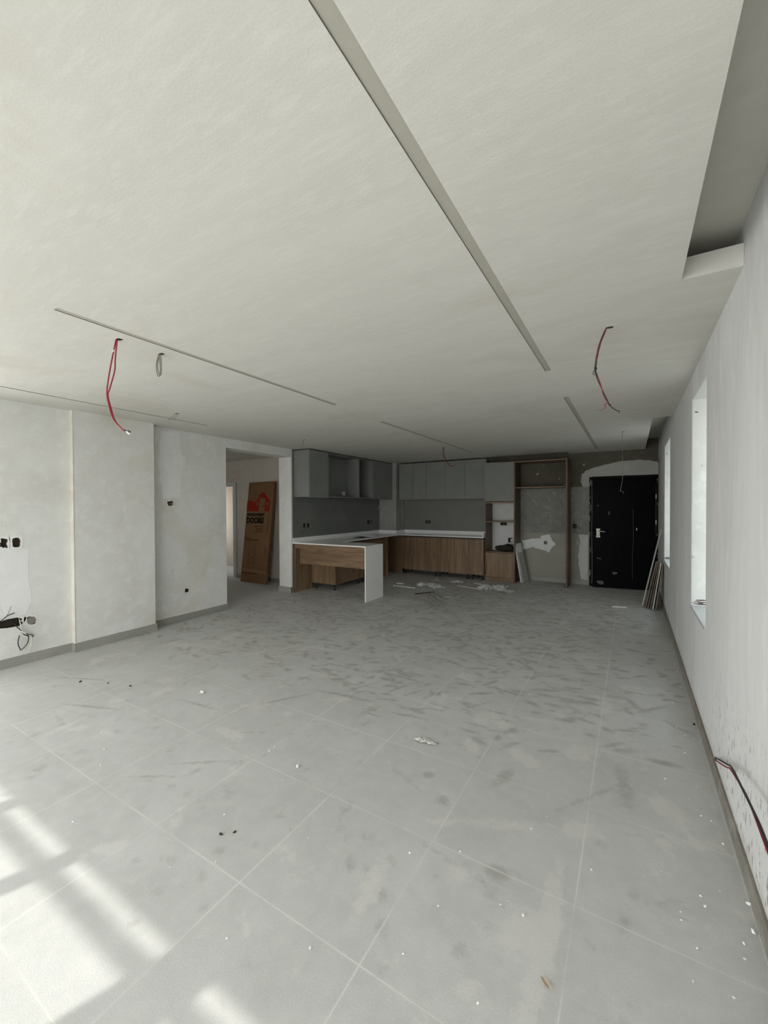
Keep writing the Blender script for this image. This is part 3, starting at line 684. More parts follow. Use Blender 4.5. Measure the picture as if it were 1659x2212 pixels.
# back run (doors face -Y)
YU = 8.60; ZB0, ZB1 = 1.722, 2.565
for (xa, xb, seams, L) in ((-4.755, -4.045, [-4.39], 'grey two-door wall cabinet on the back wall, leftmost, beside the column'),
                           (-4.045, -3.115, [-3.575], 'grey two-door wall cabinet in the middle of the back wall run'),
                           (-3.115, -2.640, [], 'grey single-door wall cabinet on the back wall next to the tall unit')):
    t = thing('wall_cabinet', (xa, YB, ZB0), L, 'wall cabinet')
    c = MB(); c.box(xa + .0005, xa + T, YU + .021, YB - .003, ZB0, ZB1); c.box(xb - T, xb - .0005, YU + .021, YB - .003, ZB0, ZB1)
    c.box(xa + T, xb - T, YU + .021, YB - .003, ZB1 - T, ZB1); c.box(xa + T, xb - T, YU + .021, YB - .003, ZB0, ZB0 + T); c.box(xa + T, xb - T, YB - .012, YB - .003, ZB0 + T, ZB1 - T)
    c.build('carcass', M_GREY, t)
    e_ = [xa] + seams + [xb]
    for p, q in zip(e_, e_[1:]):
        MB().box(p + .002, q - .002, YU, YU + .02, ZB0 - .004, ZB1).build('door', M_GREY, t, .0015)
def cable(nm, pts, m_, L, r=.004):
    return tag(MB().tube(pts, r, 7).build(nm, m_, smooth=True), L, 'cable')
cable('cable', [(-5.2, 8.49, 1.722), (-5.19, 8.46, 1.62), (-5.20, 8.42, 1.55), (-5.22, 8.36, 1.49)], M_CREAM, 'white cable end hanging from the left wall cabinets beside the column')
cable('cable', [(-4.775, 8.80, 2.5), (-4.782, 8.80, 1.70), (-4.785, 8.82, 1.38), (-4.78, 8.84, 1.21), (-4.785, 8.78, 1.12)], M_CREAM, 'long white cable hanging down the side of the corner column')

# ------------------------------------------------------------------ base cabinets
def leg_at(x, y, h, t):
    m_ = MB(); m_.cyl((x, y, .012), (x, y, h), .014, .014, 12); m_.cyl((x, y, h - .012), (x, y, h), .026, .026, 12)
    lg = m_.build('leg', M_BLACK, t)
    MB().cyl((x, y, 0.0), (x, y, .012), .028, .024, 14).build('foot', M_BLACK, lg)
XBf = -4.68
for (ya, yb, L, endp) in ((6.02, 6.95, 'walnut base cabinet under the counter behind the peninsula, near end exposed', True), (6.952, 7.88, 'walnut base cabinet of the left run beside the appliance gap', False)):
    t = thing('base_cabinet', (-5.0, ya, 0), L, 'base cabinet')
    c = MB(); c.box(XL + .02, XBf - .021, ya + (.019 if endp else .001), yb - .001, .112, .13); c.box(XL + .02, XBf - .021, ya + .019, ya + .037, .13, .86); c.box(XL + .02, XBf - .021, yb - .02, yb - .002, .13, .86)
    c.box(XL + .02, XL + .03, ya + .037, yb - .02, .13, .86); c.box(XBf - .1, XBf - .021, ya + .037, yb - .02, .842, .86)
    c.build('carcass', M_WOOD, t)
    if endp: MB().box(XL + .02, XBf, ya, ya + .018, .11, .888).build('end_panel', M_WOOD, t)
    ymid = (ya + yb) / 2
    MB().box(XBf - .02, XBf, ya + (.02 if endp else .002), ymid - .0015, .112, .835).build('door', M_WOOD, t, .001); MB().box(XBf - .02, XBf, ymid + .0015, yb - .002, .112, .835).build('door', M_WOOD, t, .001)
    MB().box(XBf - .045, XBf - .022, ya + .04, yb - .02, .842, .888).build('grip_rail', M_BLACK, t)
    for x in (XL + .09, XBf - .065):
        for y in (ya + .06, yb - .09): leg_at(x, y, .112, t)
o = tag(MB().box(XL + .02, XBf + .03, 7.882, 7.90, 0, .888).build('end_panel', M_WOOD), 'tall thin walnut end panel standing at the left side of the appliance gap', 'panel')
o = tag(MB().box(-5.10, -4.615, 8.50, 8.518, 0, .888).build('filler_panel', M_WOOD), 'dark walnut filler panel closing the corner behind the appliance gap', 'panel')
YBf = 8.40
for (xa, xb, seams, L) in ((-4.59, -3.69, [-4.12], 'walnut two-door base cabinet on the back wall beside the corner'), (-3.688, -2.952, [-3.28], 'walnut two-door base cabinet in the middle of the back run'), (-2.95, -2.635, [], 'narrow walnut base cabinet on the back wall beside the tall unit')):
    t = thing('base_cabinet', (xa, YBf, 0), L, 'base cabinet')
    c = MB(); c.box(xa + .001, xa + .019, YBf + .021, YB - .03, .118, .86); c.box(xb - .019, xb - .001, YBf + .021, YB - .03, .118, .86); c.box(xa + .019, xb - .019, YBf + .021, YB - .03, .118, .136)
    c.box(xa + .019, xb - .019, YB - .04, YB - .03, .136, .86); c.box(xa + .019, xb - .019, YBf + .021, YBf + .04, .842, .86)
    c.build('carcass', M_WOOD, t)
    e_ = [xa] + seams + [xb]
    for p, q in zip(e_, e_[1:]): MB().box(p + .0015, q - .0015, YBf, YBf + .02, .115, .842).build('door', M_WOOD, t, .001)
    MB().box(xa + .02, xb - .02, YBf + .041, YBf + .06, .845, .888).build('grip_rail', M_BLACK, t)
    for x in (xa + .05, xb - .05):
        for y in (YBf + .06, YB - .12): leg_at(x, y, .118, t)

# countertop: L run and peninsula, cut-outs for hob and sink
t = thing('countertop', (-4.6, 6.5, .89), 'white quartz countertop, L-shaped with a peninsula and waterfall end', 'countertop')
c = sheet((XL + .001, -4.60, 5.53, YB - .005), [(-5.16, -4.75, 6.98, 7.62), (-4.80 - .48, -4.795, 8.535, YB + .1)], lambda u, v, d: (u, v, .912 - d), .022)
c2 = sheet((-4.60, -3.68, 5.53, 6.075), [], lambda u, v, d: (u, v, .912 - d), .022)
c3 = sheet((-4.60, -2.635, 8.375, YB - .005), [(-4.42, -3.77, 8.47, 8.86)], lambda u, v, d: (u, v, .912 - d), .022)
c.build('worktop', M_QUARTZ, t, .0015); c2.build('worktop', M_QUARTZ, t, .0015); c3.build('worktop', M_QUARTZ, t, .0015)
MB().box(-3.70, -3.68, 5.532, 6.073, 0, .8895).build('waterfall_panel', M_QUARTZ, t, .0015)
u_ = MB(); u_.box(XL + .001, XL + .02, 5.535, 8.54, .9125, .99); u_.build('upstand', M_QUARTZ, t, .001)
MB().box(XL + .02, -4.78, 8.52, 8.539, .9125, .99).build('upstand', M_QUARTZ, t, .001)
MB().box(-4.799, -4.78, 8.539, YB - .02, .9125, .99).build('upstand', M_QUARTZ, t, .001)
MB().box(-4.78, -2.637, YB - .022, YB - .003, .9125, .992).build('upstand', M_QUARTZ, t, .001)
MB().box(-2.655, -2.637, 8.40, YB - .022, .9125, .985).build('upstand', M_QUARTZ, t, .001)
# sink bowl under the back cut-out
t = thing('sink_bowl', (-4.09, 8.66, .72), 'dark undermount sink bowl in the back counter', 'sink')
b = MB(); b.box(-4.43, -4.42, 8.46, 8.87, .72, .888); b.box(-3.77, -3.76, 8.46, 8.87, .72, .888); b.box(-4.42, -3.77, 8.46, 8.47, .72, .888); b.box(-4.42, -3.77, 8.86, 8.87, .72, .888); b.box(-4.42, -3.77, 8.47, 8.86, .715, .722)
b.build('bowl', plain('stainless_steel', (.3, .3, .3), .35, .5, .8), t)
# peninsula base
t = thing('peninsula_base', (-4.5, 5.8, 0), 'walnut peninsula frame with side panel, rail and deep apron under white top', 'counter frame')
MB().box(XL + .021, -5.229, 5.552, 6.018, 0, .889).build('side_panel', M_WOOD, t)
MB().box(-5.229, -3.7005, 5.552, 5.570, .808, .889).build('rail', M_WOODH, t)
MB().box(-5.18, -3.7005, 5.62, 5.638, .525, .889).build('apron', M_WOODH, t)
MB().box(-4.645, -3.7005, 6.035, 6.053, .80, .889).build('rail', M_WOODH, t)

# tall oven unit
t = thing('tall_cabinet', (-2.33, 8.7, 0), 'tall walnut unit with grey upper door, open shelves and walnut lower door', 'tall cabinet')
YT = 8.50; YK = YB - .012
MB().box(-2.632, -2.614, YT, YK, 0, 2.455).build('side_panel', M_WOODD, t); MB().box(-2.034, -2.010, YT - .04, YK - .01, 0, 2.455).build('side_panel', M_WOODD, t)
for z0, z1 in ((2.437, 2.455), (1.625, 1.643), (1.225, 1.243), (.590, .608), (.075, .09)): MB().box(-2.613, -2.035, YT + .02, YK, z0, z1).build('shelf', M_WOODH, t)
MB().box(-2.64, -2.037, YT - .012, YT + .008, 1.655, 2.462).build('door', M_GREY, t, .0015)
MB().box(-2.628, -2.037, YT - .012, YT + .008, .085, .585).build('door', M_WOOD, t, .0015)
MB().box(-2.628, -2.037, YT - .004, YT + .014, 0, .078).build('plinth', M_WOODH, t)
MB().box(-2.613, -2.035, YT - .002, YT + .018, 1.615, 1.640).build('rail', M_WOODH, t)
MB().box(-2.613, -2.035, YT - .002, YT + .019, 1.222, 1.243).build('rail', M_WOODH, t)
# fridge surround
t = thing('fridge_surround', (-1.5, 8.7, 0), 'open walnut fridge surround with a side panel, high shelf and top board', 'cabinet frame')
MB().box(-1.060, -1.030, 8.40, YK - .022, 0, 2.46).build('side_panel', M_WOODD, t)
MB().box(-2.0095, -1.0605, 8.46, YB - .03, 1.915, 1.935).build('shelf', M_WOODH, t)
MB().box(-2.0095, -1.0605, 8.46, YB - .03, 2.435, 2.457).build('top_board', M_WOODH, t)
# dark sacking on the unit shelf
o = MB().lump((-2.38, 8.74, .608 + .062), (.10, .10, .062), 3, .16); o.lump((-2.22, 8.72, .608 + .078), (.145, .12, .078), 8, .14)
tag(o.build('sack_bundle', M_STONE, smooth=True), 'dark lumpy bundle of sacking on the lower open shelf of the tall unit', 'bundle')

# leaning slabs in the niche
def plank(name, p_bot, p_top, wdir, w, thick, mat, label, cat, group=None, emat=None):
    """board whose centre line runs p_bot -> p_top, width along wdir, thickness across"""
    a_ = Vector(p_bot); b_ = Vector(p_top); z = (b_ - a_); L_ = z.length; z.normalize(); x = Vector(wdir); x = (x - z * x.dot(z)).normalized(); y = z.cross(x)
    m_ = MB(); m_.X = Matrix(((x.x, y.x, z.x, a_.x), (x.y, y.y, z.y, a_.y), (x.z, y.z, z.z, a_.z), (0, 0, 0, 1)))
    m_.box(-w / 2, w / 2, -thick / 2, thick / 2, 0, L_)
    return tag(m_.build(name, mat, bevel=.0015), label, cat, group)
plank('grey_slab', (-1.835, 8.66, .006), (-1.99, 8.69, .775), (.25, 1, 0), .24, .014, M_BOARD, 'grey offcut panel leaning on the tall unit, in front of white-edged one', 'panel')
plank('grey_slab', (-1.87, 8.63, .006), (-1.9985, 8.64, .79), (.25, 1, 0), .26, .016, M_BOARDE, 'white-edged offcut panel leaning directly against the tall unit', 'panel')

# boards leaning on the right wall near the door
brd = [((.150, 7.50), 1.19, M_BOARD, .018, 7.75, .404, 'tallest grey strip leaning against the right wall in front of the black door'),
       ((.185, 7.42), .70, M_BROWNB, .008, 7.50, .330, 'leftmost short board of the fan leaning by the black door'),
       ((.215, 7.40), .70, M_BROWNB, .008, 7.47, .346, 'second short brown board in the fan leaning by the door'),
       ((.245, 7.38), .69, M_BROWNB, .008, 7.44, .362, 'third short brown board in the fan leaning by the door'),
       ((.278, 7.36), .69, M_BOARDE, .010, 7.41, .379, 'pale white-edged board in the fan leaning by the door'),
       ((.312, 7.34), .67, M_BROWNB, .010, 7.38, .398, 'rightmost short brown board of the fan, nearest the right wall')]
for k, ((bx_, by_), zt, mt, th, yt, xt, L) in enumerate(brd):
    plank('leaning_board', (bx_, by_, .006), (xt, yt, zt), (0, 1, 0), .045 if k == 0 else .20, th, mt, L, 'board')

# ------------------------------------------------------------------ packed door in the hall
a_ = Vector((-7.04, 5.825, .004)); bR = Vector((-6.27, 5.80, .004))
x = (bR - a_).normalized(); n_ = Vector((0, 1, 0)); n_ = (n_ - x * n_.dot(x)).normalized()
lean = math.asin(.235 / 2.09)
z = (Vector((0, 0, 1)) * math.cos(lean) + n_ * math.sin(lean)).normalized(); z = (z + x * .008).normalized(); y = z.cross(x).normalized()
PM = Matrix(((x.x, y.x, z.x, a_.x), (x.y, y.y, z.y, a_.y), (x.z, y.z, z.z, a_.z), (0, 0, 0, 1)))
PW, PH = .78, 2.09
t = thing('packed_door', (-6.65, 5.83, 0), 'tall cardboard door carton with red house print leaning in the hall', 'carton')
m_ = MB(); m_.X = PM; m_.box(0, PW, 0, .06, 0, PH); m_.build('carton', M_CARD, t, .004)
def P2(fx, fz): return (fx * PW, fz * PH)
def ink(nm, polys, mat, d=.0012):
    m_ = MB(); m_.X = PM
    for p in polys: m_.prism([P2(*q) for q in p], lambda u, v, d_: (u, -d_, v), 0, d)
    return m_.build(nm, mat, t)
hill = [(.0, .687), (.0, .805), (.06, .817), (.12, .820), (.18, .812), (.24, .802), (.30, .800), (.36, .810)]
ink('house_print', [[(.0, .705), (.485, .705), (.485, .792), (.30, .800), (.24, .802), (.18, .812), (.12, .820), (.06, .817), (.0, .805)],
                    [(.34, .792), (.485, .792), (.485, .838), (.705, .838), (.705, .705), (.895, .705), (.895, .805), (.84, .828), (.74, .858), (.67, .885), (.60, .895), (.53, .886), (.47, .868), (.42, .835), (.37, .806)]], M_INKR)
ink('window_print', [[(.36, .766), (.405, .766), (.405, .779), (.36, .779)], [(.415, .766), (.455, .766), (.455, .779), (.415, .779)], [(.36, .782), (.405, .782), (.405, .795), (.36, .795)], [(.415, .782), (.455, .782), (.455, .795), (.415, .795)],
                     [(.755, .766), (.795, .766), (.795, .779), (.755, .779)], [(.805, .766), (.845, .766), (.845, .779), (.805, .779)], [(.755, .782), (.795, .782), (.795, .795), (.755, .795)], [(.805, .782), (.845, .782), (.845, .795), (.805, .795)]], M_CARD, .002)
ink('handle_print', [[(.60, .757), (.66, .752), (.685, .760), (.66, .765)]], M_INKB, .0015)
def text(body, fx, fz, size, mat, bold=.0, align='LEFT', width=None, vert=False):
    cu_ = bpy.data.curves.new('lettering', 'FONT'); cu_.body = body; cu_.size = size; cu_.extrude = .0006; cu_.offset = bold; cu_.align_x = align; cu_.resolution_u = 3
    ob = bpy.data.objects.new('lettering', cu_); COL.objects.link(ob)
    me_ = bpy.data.meshes.new_from_object(ob.evaluated_get(bpy.context.evaluated_depsgraph_get()))
    COL.objects.unlink(ob); bpy.data.objects.remove(ob)
    xs = [v.co.x for v in me_.vertices]; s_ = 1
    if width: s_ = width / (max(xs) - min(xs))
    x0_ = min(xs) if align == 'LEFT' else max(xs)
    m_ = MB(); m_.X = PM; vs = []
    for v in me_.vertices:
        lx, ly = (v.co.x - x0_) * s_, v.co.y
        if vert: lx, ly = -ly, lx
        vs.append((fx * PW + lx, -.0012 - v.co.z * 1.0, fz * PH + ly))
    m_.add(vs, [tuple(p.vertices) for p in me_.polygons])
    return m_.build('lettering', mat, t)
text('WOOD-POINT', .02, .657, .080, M_INKB, .0065, width=.71 * PW)
text('DOORS', .025, .588, .160, M_INKB, .011, width=.695 * PW)
text('Heavy Wood', .725, .548, .046, M_INKD, .0012, 'RIGHT', width=.37 * PW)
text('Heat-Proof', .725, .523, .046, M_INKD, .0012, 'RIGHT', width=.275 * PW)
text('Sound-Proof', .725, .499, .046, M_INKD, .0012, 'RIGHT', width=.315 * PW)
ink('fine_print', [[(.04, .432), (.20, .432), (.20, .440), (.04, .440)], [(.04, .413), (.15, .413), (.15, .422), (.04, .422)], [(.17, .413), (.58, .413), (.58, .422), (.17, .422)],
                   [(.90, .66), (.915, .66), (.915, .69), (.90, .69)], [(.885, .50), (.905, .50), (.905, .65), (.885, .65)], [(.87, .29), (.89, .29), (.89, .35), (.87, .35)],
                   [(.06, .108), (.30, .108), (.30, .116), (.06, .116)], [(.06, .085), (.64, .085), (.64, .094), (.06, .094)]], M_INKD)
def outline(pts, w=.004):
    out = []
    for i in range(len(pts)):
        p, q = Vector(pts[i]), Vector(pts[(i + 1) % len(pts)])
        p3 = Vector((p.x * PW, p.y * PH)); q3 = Vector((q.x * PW, q.y * PH)); d_ = (q3 - p3).normalized() * w; nn = Vector((-d_.y, d_.x)) * .5
        out.append([((p3.x + s1 * nn.x + s2 * d_.x * .5) / PW, (p3.y + s1 * nn.y + s2 * d_.y * .5) / PH) for p3, s1, s2 in ((p3, -1, -1), (q3, -1, 1), (q3, 1, 1), (p3, 1, -1))])
    return out
ink('door_print', outline([(.21, .155), (.50, .155), (.50, .385), (.21, .385)]) + outline([(.28, .185), (.435, .185), (.435, .235), (.28, .235)], .006) + outline([(.28, .25), (.435, .25), (.435, .33), (.40, .352), (.355, .358), (.31, .352), (.28, .33)], .006) + [[(.222, .26), (.24, .26), (.24, .285), (.222, .285)]], M_INKD)
m_ = MB(); m_.X = PM; m_.box(.02, PW - .02, -.0015, 0, .098 * PH, .130 * PH); m_.build('clear_tape', plain('brown_tape', (.20, .12, .065), .3, .5), t)

# ------------------------------------------------------------------ wires hanging from the ceiling
def bundle(name, label, strands, extra=None):
    base = strands[0][0][0]
    t = thing(name, base, label, 'hanging wire')
    for pts, m_, r in strands: MB().tube(pts, r, 7, 6).build('wire', m_, t, smooth=True)
    h = MB(); h.prism(jag(base[0] + .012, base[1] + .012, .020, .014, 10, .25, int(abs(base[0]) * 100)), lambda u, v, d_: (u, v, ZC - d_), -.0005, .0006); h.build('hole_edge', M_HOLE, t)
    return t
Y = 1.345
red = [(-2.752, Y, 2.6), (-2.805, Y, 2.489), (-2.853, Y, 2.367), (-2.873, Y, 2.281), (-2.846, Y, 2.198), (-2.797, Y, 2.11), (-2.704, Y, 2.043), (-2.661, Y, 2.024)]
red2 = [(-2.748, Y + .004, 2.6), (-2.786, Y + .01, 2.486), (-2.80, Y + .012, 2.416), (-2.852, Y + .006, 2.309), (-2.869, Y + .004, 2.27), (-2.838, Y + .005, 2.19), (-2.79, Y + .004, 2.105), (-2.700, Y, 2.038), (-2.661, Y, 2.021)]
t = bundle('hanging_wire', 'long pair of red wires hanging from the ceiling with a taped end', [(red, M_RED, .0042), (red2, M_RED, .0042)])
MB().tube([(-2.664, Y, 2.024), (-2.645, Y, 2.017)], .007, 8, 1).build('tape', M_BLK, t)
MB().tube([(-2.645, Y, 2.017), (-2.62, Y, 2.003), (-2.606, Y, 1.999)], .005, 8, 2).build('connector', M_WHITEP, t)
MB().tube([(-2.635, Y + .006, 2.022), (-2.615, Y + .006, 2.012), (-2.602, Y, 2.012)], .004, 8, 2).build('tape', M_BLK, t)
MB().tube([(-2.776, Y + .002, 2.432 + .105), (-2.80, Y + .002, 2.425 + .105)], .006, 8, 1).build('tie', M_WHITEP, t)
Y = 1.62
loop = [(-2.762, Y, 2.6), (-2.79, Y, 2.539), (-2.791, Y, 2.492), (-2.772, Y, 2.450), (-2.752, Y, 2.455), (-2.747, Y, 2.516), (-2.756, Y, 2.6)]
bundle('hanging_wire', 'short grey loop of wire hanging from the ceiling beside red pair', [(loop, M_GRYW, .0035), ([(p[0] + .006, p[1] + .006, min(2.6, p[2] + .008)) for p in loop], M_GRYW, .003)])
Y = 2.735
bundle('hanging_wire', 'two short wire tails hanging from the ceiling near the left wall', [([(-4.352, Y, 2.6), (-4.38, Y, 2.575), (-4.414, Y, 2.571), (-4.494, Y, 2.544)], M_GRYW, .003), ([(-4.345, Y + .02, 2.6), (-4.379, Y + .02, 2.567), (-4.441, Y + .02, 2.543)], M_GRYW, .003)])
Y = 2.756
R = [(-.126, Y, 2.6), (-.143, Y, 2.563), (-.171, Y, 2.479), (-.181, Y, 2.413), (-.186, Y, 2.364), (-.176, Y, 2.316), (-.154, Y, 2.258), (-.137, Y, 2.201), (-.122, Y, 2.163), (-.108, Y, 2.14)]
def tw(P, a, ph, n=4):
    return [(p[0] + a * math.sin(ph + 1.6 * i), p[1] + a * math.cos(ph + 1.6 * i), p[2]) if 0 < i else p for i, p in enumerate(P)]
t = bundle('hanging_wire', 'twisted red, green and black wires hanging from the right of the ceiling', [(tw(R, .004, 0), M_RED, .0028), (tw(R, .004, 2.1) + [(-.079, Y, 2.109), (-.065, Y, 2.104), (-.060, Y, 2.09)], M_BLK, .0026), (tw(R[:6], .005, 4.2), M_GRN, .0028),
        ([(-.186, Y, 2.375), (-.178, Y, 2.372), (-.184, Y, 2.358), (-.196, Y, 2.352), (-.198, Y, 2.340), (-.191, Y, 2.331)], M_BLK, .002),
        ([(-.118, Y, 2.157), (-.137, Y, 2.150), (-.130, Y, 2.135), (-.141, Y, 2.125)], M_RED, .0022), ([(-.125, Y, 2.14), (-.150, Y, 2.118), (-.166, Y, 2.122)], M_RED, .0012)])
Y = 6.762
bundle('hanging_wire', 'short red wires hanging from the ceiling before the back cabinets', [([(-2.849, Y, 2.6), (-2.85, Y, 2.502), (-2.815, Y, 2.386), (-2.763, Y, 2.309), (-2.711, Y, 2.262), (-2.66, Y, 2.262)], M_RED, .004), ([(-2.842, Y + .01, 2.6), (-2.838, Y + .01, 2.50), (-2.80, Y, 2.39), (-2.75, Y, 2.305), (-2.71, Y, 2.258), (-2.645, Y, 2.262)], M_BLK, .004)])
bundle('hanging_wire', 'tiny wire tail under the ceiling above the grey end cabinet', [([(-4.38, 4.845, 2.6), (-4.382, 4.845, 2.57), (-4.376, 4.845, 2.545), (-4.39, 4.845, 2.514)], M_GRYW, .004)])
bundle('hanging_wire', 'thin pale wire hanging from the ceiling in front of the black door', [([(-.113, 6.7, 2.6), (-.106, 6.7, 2.157), (-.105, 6.7, 1.974), (-.116, 6.7, 1.864), (-.133, 6.7, 1.766), (-.115, 6.7, 1.760), (-.100, 6.7, 1.752), (-.093, 6.7, 1.726)], M_GRYW, .003)])
# cable out of the right wall
t = thing('wall_cable', (.40, 2.87, .15), 'red and black cable pair coming out low on the right wall', 'cable')
MB().tube([(.405, 2.875, .150), (.395, 2.78, .20), (.385, 2.45, .345), (.375, 2.28, .42), (.36, 2.0, .49), (.35, 1.7, .545), (.34, 1.5, .56)], .0042, 7, 6).build('wire', M_BLK, t, smooth=True)
MB().tube([(.405, 2.88, .152), (.393, 2.78, .188), (.383, 2.45, .330), (.370, 2.28, .412), (.365, 2.1, .462), (.36, 1.9, .505), (.34, 1.5, .55)], .0036, 7, 6).build('wire', M_RED, t, smooth=True)
MB().tube([(.412, 2.90, .15), (.39, 2.93, .125), (.37, 2.98, .118)], .002, 6, 3).build('wire', M_GRYW, t)

# ------------------------------------------------------------------ debris on the floor
def crumple(name, cx, cyy, sx_, sy_, rot, h, mat, label, cat, seed, n=16, group=None):
    r = random.Random(seed); ph = [(r.uniform(2, 9), r.uniform(2, 9), r.uniform(0, 6)) for _ in range(6)]
    vs = []; c, s_ = math.cos(rot), math.sin(rot)
    for j in range(n):
        for i in range(n):
            u, v = i / (n - 1) - .5, j / (n - 1) - .5
            k = sum(math.sin(a * u * 2.2 + b * v * 2.2 + p) for a, b, p in ph) / 6
            ed = 1 + .22 * math.sin(7 * math.atan2(v, u) + seed) * (abs(u) + abs(v))
            zz = abs(k) * h * 1.5 * (1 - .8 * (u * u + v * v) * 2) + r.uniform(0, .12) * h + .002
            X, Y_ = u * sx_ * ed + .05 * sx_ * k, v * sy_ * ed
            vs.append((cx + c * X - s_ * Y_, cyy + s_ * X + c * Y_, max(.001, zz)))
    fs = [(j * n + i, j * n + i + 1, (j + 1) * n + i + 1, (j + 1) * n + i) for j in range(n - 1) for i in range(n - 1)]
    m_ = MB().add(vs, fs)
    return tag(m_.build(name, mat), label, cat, group)
crumple('plastic_wrap', -3.42, 7.32, .34, .28, .3, .10, M_FILM, 'crumpled clear plastic wrap on the floor, left heap near the peninsula', 'plastic wrap', 1)
crumple('plastic_wrap', -3.18, 7.22, .26, .22, .9, .07, M_FILM, 'smaller crumpled clear wrap touching the left heap on its right side', 'plastic wrap', 11)
crumple('plastic_wrap', -2.22, 7.60, .52, .34, .2, .15, M_FILM, 'large crumpled clear plastic heap on floor before the tall unit', 'plastic wrap', 2)
crumple('plastic_wrap', -1.93, 7.50, .30, .22, -.3, .10, M_FILM, 'crumpled clear plastic at the right end of the large heap', 'plastic wrap', 3)
crumple('plastic_wrap', -3.05, 7.92, .26, .12, .4, .05, M_FILM, 'thin wisp of clear plastic before the middle base cabinet', 'plastic wrap', 5)
crumple('plastic_wrap', -3.45, 7.85, .16, .08, -.2, .05, M_FILM, 'small pale plastic scrap before the back base cabinets', 'plastic wrap', 6)
crumple('plastic_sheet', -2.80, 6.30, .30, 1.05, .52, .025, M_SHEET, 'long flat dusty plastic sheet on the floor right of the peninsula', 'plastic sheet', 4)
crumple('plastic_scrap', -1.154, 2.441, .15, .045, .12, .022, plain('dirty_white_film', (.50, .50, .46), .5, .4), 'curled dirty white scrap in the middle of the tiled floor', 'scrap', 9, 10)
crumple('plastic_scrap', -3.06, 2.134, .035, .03, .12, .035, M_WHITEP, 'small crumpled white scrap on the left part of the floor', 'scrap', 10, 7)
crumple('plastic_scrap', -4.73, 4.95, .05, .2, -.4, .01, M_FILM, 'thin pale plastic sliver on the floor before the column', 'scrap', 12, 6)
def strip(p, q, w, th, mat, label, z=.0, nm='trim_strip'):
    a_, b_ = Vector((*p, z)), Vector((*q, z)); L_ = (b_ - a_).length; an = math.atan2(b_.y - a_.y, b_.x - a_.x)
    m_ = MB(); m_.X = Matrix.Translation(a_) @ Matrix.Rotation(an, 4, 'Z'); m_.box(0, L_, -w / 2, w / 2, .0005, th)
    return tag(m_.build('offcut_strip', mat, bevel=.001), label, 'strip')
strip((-.248, 7.20), (-.060, 7.25), .03, .012, M_WHITEP, 'short white strip on the floor before the black door')
strip((-4.02, 7.02), (-3.52, 6.98), .016, .010, M_WHITEP, 'thin white strip on the floor next to the left plastic heap')
strip((-4.05, 7.22), (-3.92, 7.26), .03, .012, M_WHITEP, 'short white offcut just right of the waterfall end')
strip((-3.27, 6.48), (-3.05, 6.80), .025, .018, plain('dark_wood_offcut', (.06, .05, .04), .7, .2), 'dark wooden stick on the floor between plastic scraps')
strip((-2.95, 6.55), (-2.62, 6.62), .014, .008, M_FILM, 'pale strip bent around the dusty floor right of the stick')
strip((-2.62, 6.62), (-2.62, 7.0), .014, .008, M_FILM, 'pale thin strip running toward the cabinets, joined to bent one')
strip((-2.92, 7.62), (-2.40, 7.48), .014, .008, M_WHITEP, 'thin white strip sticking out left of the large heap')
strip((-2.72, 8.02), (-2.15, 7.9), .012, .008, M_WHITEP, 'thin white strip behind the large plastic heap')
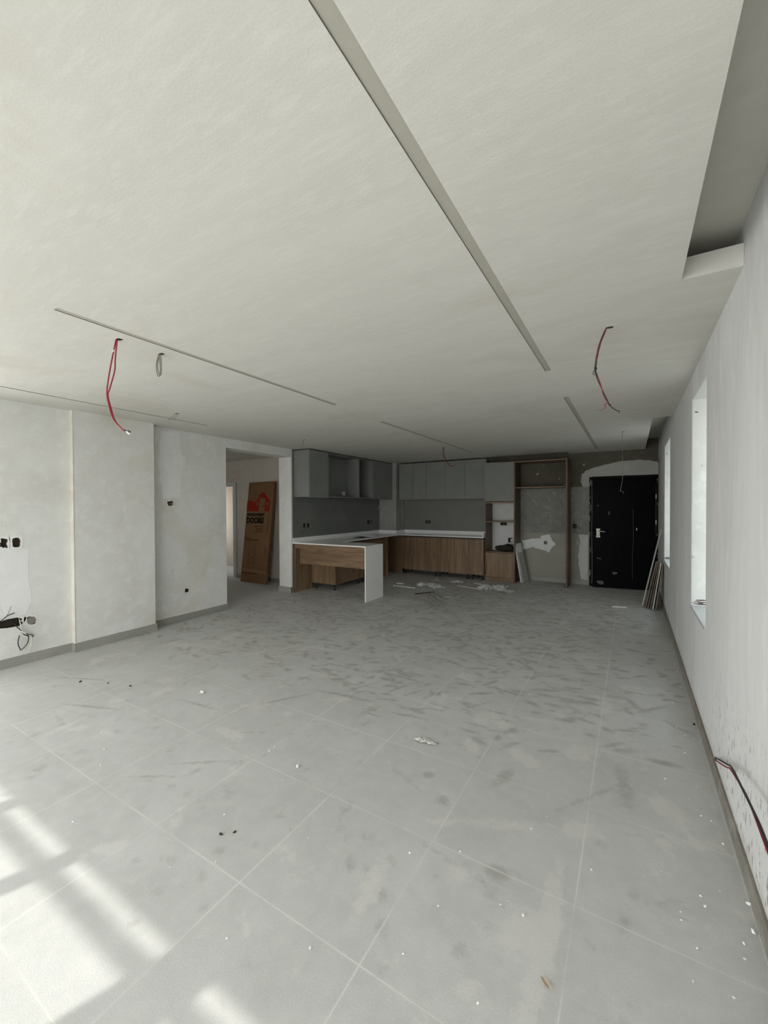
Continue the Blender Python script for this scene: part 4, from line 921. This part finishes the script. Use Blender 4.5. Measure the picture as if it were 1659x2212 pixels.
# crumbs
cr0 = tag(MB().lump((0, 0, 0), (.006, .0045, .004), 5, .3, 1).build('plaster_crumb', M_CRUMB), '', 'crumb')
rr = random.Random(21); spots = []
for k in range(34):
    y_ = rr.uniform(1.15, 5.2); spots.append((.40 - abs(rr.gauss(0, .12)), y_, rr.uniform(.5, 1.1), 'r'))
for k in range(30): spots.append((rr.uniform(-1.9, .2), rr.uniform(.9, 2.2), rr.uniform(.4, 1.0), 'm'))
for k in range(10): spots.append((rr.uniform(-3.6, -1.6), rr.uniform(.9, 2.2), rr.uniform(.5, 1.2), 'l'))
spots += [(-1.70, 1.815, 2.2, 'm'), (-.345, 1.585, 1.3, 'm'), (.385, 1.95, 1.7, 'r'), (.395, 2.08, 1.6, 'r'), (.25, 1.98, 1.4, 'r')]
LAB = {'r': ('tiny white plaster crumb scattered along the right wall', 'crumbs along the right wall'), 'm': ('tiny white plaster crumb scattered on the near middle floor tiles', 'crumbs on the near floor'), 'l': ('tiny white plaster crumb scattered on the left floor near the sun patch', 'crumbs on the left floor')}
for k, (x_, y_, s_, g_) in enumerate(spots):
    if x_ > XR - .018: x_ = XR - .02 - .01 * rr.random()
    c_ = cr0 if k == 0 else cr0.copy()
    if k: COL.objects.link(c_)
    c_.location = (x_, y_, .0028 * s_); c_.scale = (s_, s_, s_ * .8); c_.rotation_euler = (0, 0, rr.uniform(0, 6)); c_['label'], c_['group'] = LAB[g_]; c_['category'] = 'crumb'
dk0 = None
for k, (x_, y_, s_, L) in enumerate(((-1.661, 1.249, 1.6, 'left one of two black chips on the near floor'), (-1.615, 1.29, 1.4, 'right one of two black chips on the near floor'), (.385, 3.6, 2.0, 'small black chip on the floor by the right skirting'),
                                    (-4.2, 1.72, 2.0, 'dark chip on the left floor, nearest the left edge'), (-3.95, 1.83, 1.8, 'dark chip on the left floor, second from the left'), (-3.72, 1.9, 2.0, 'dark chip on the left floor, third from the left'))):
    c_ = MB().lump((0, 0, 0), (.007, .004, .003), k, .3, 1).build('dark_chip', M_DCRUMB) ; tag(c_, L, 'chip')
    c_.location = (x_, y_, .003 * s_); c_.scale = (s_, s_, s_); c_.rotation_euler = (0, 0, .7 * k)
lf = MB(); vs = []
for i in range(7):
    for j in range(4):
        u = i / 6 - .5; v = j / 3 - .5; vs.append((-.232 + u * .038 * .7 + v * .012, 1.393 + u * .038 * -.7 + v * .012 * (1 - 3 * u * u), .002 + .007 * abs(v) + .004 * (u + .5)))
lf.add(vs, [(i * 4 + j, i * 4 + j + 1, (i + 1) * 4 + j + 1, (i + 1) * 4 + j) for i in range(6) for j in range(3)])
tag(lf.build('dry_leaf', plain('tan_leaf', (.52, .42, .33), .7, .2), smooth=True), 'small tan dry leaf on the floor near the bottom edge', 'leaf')
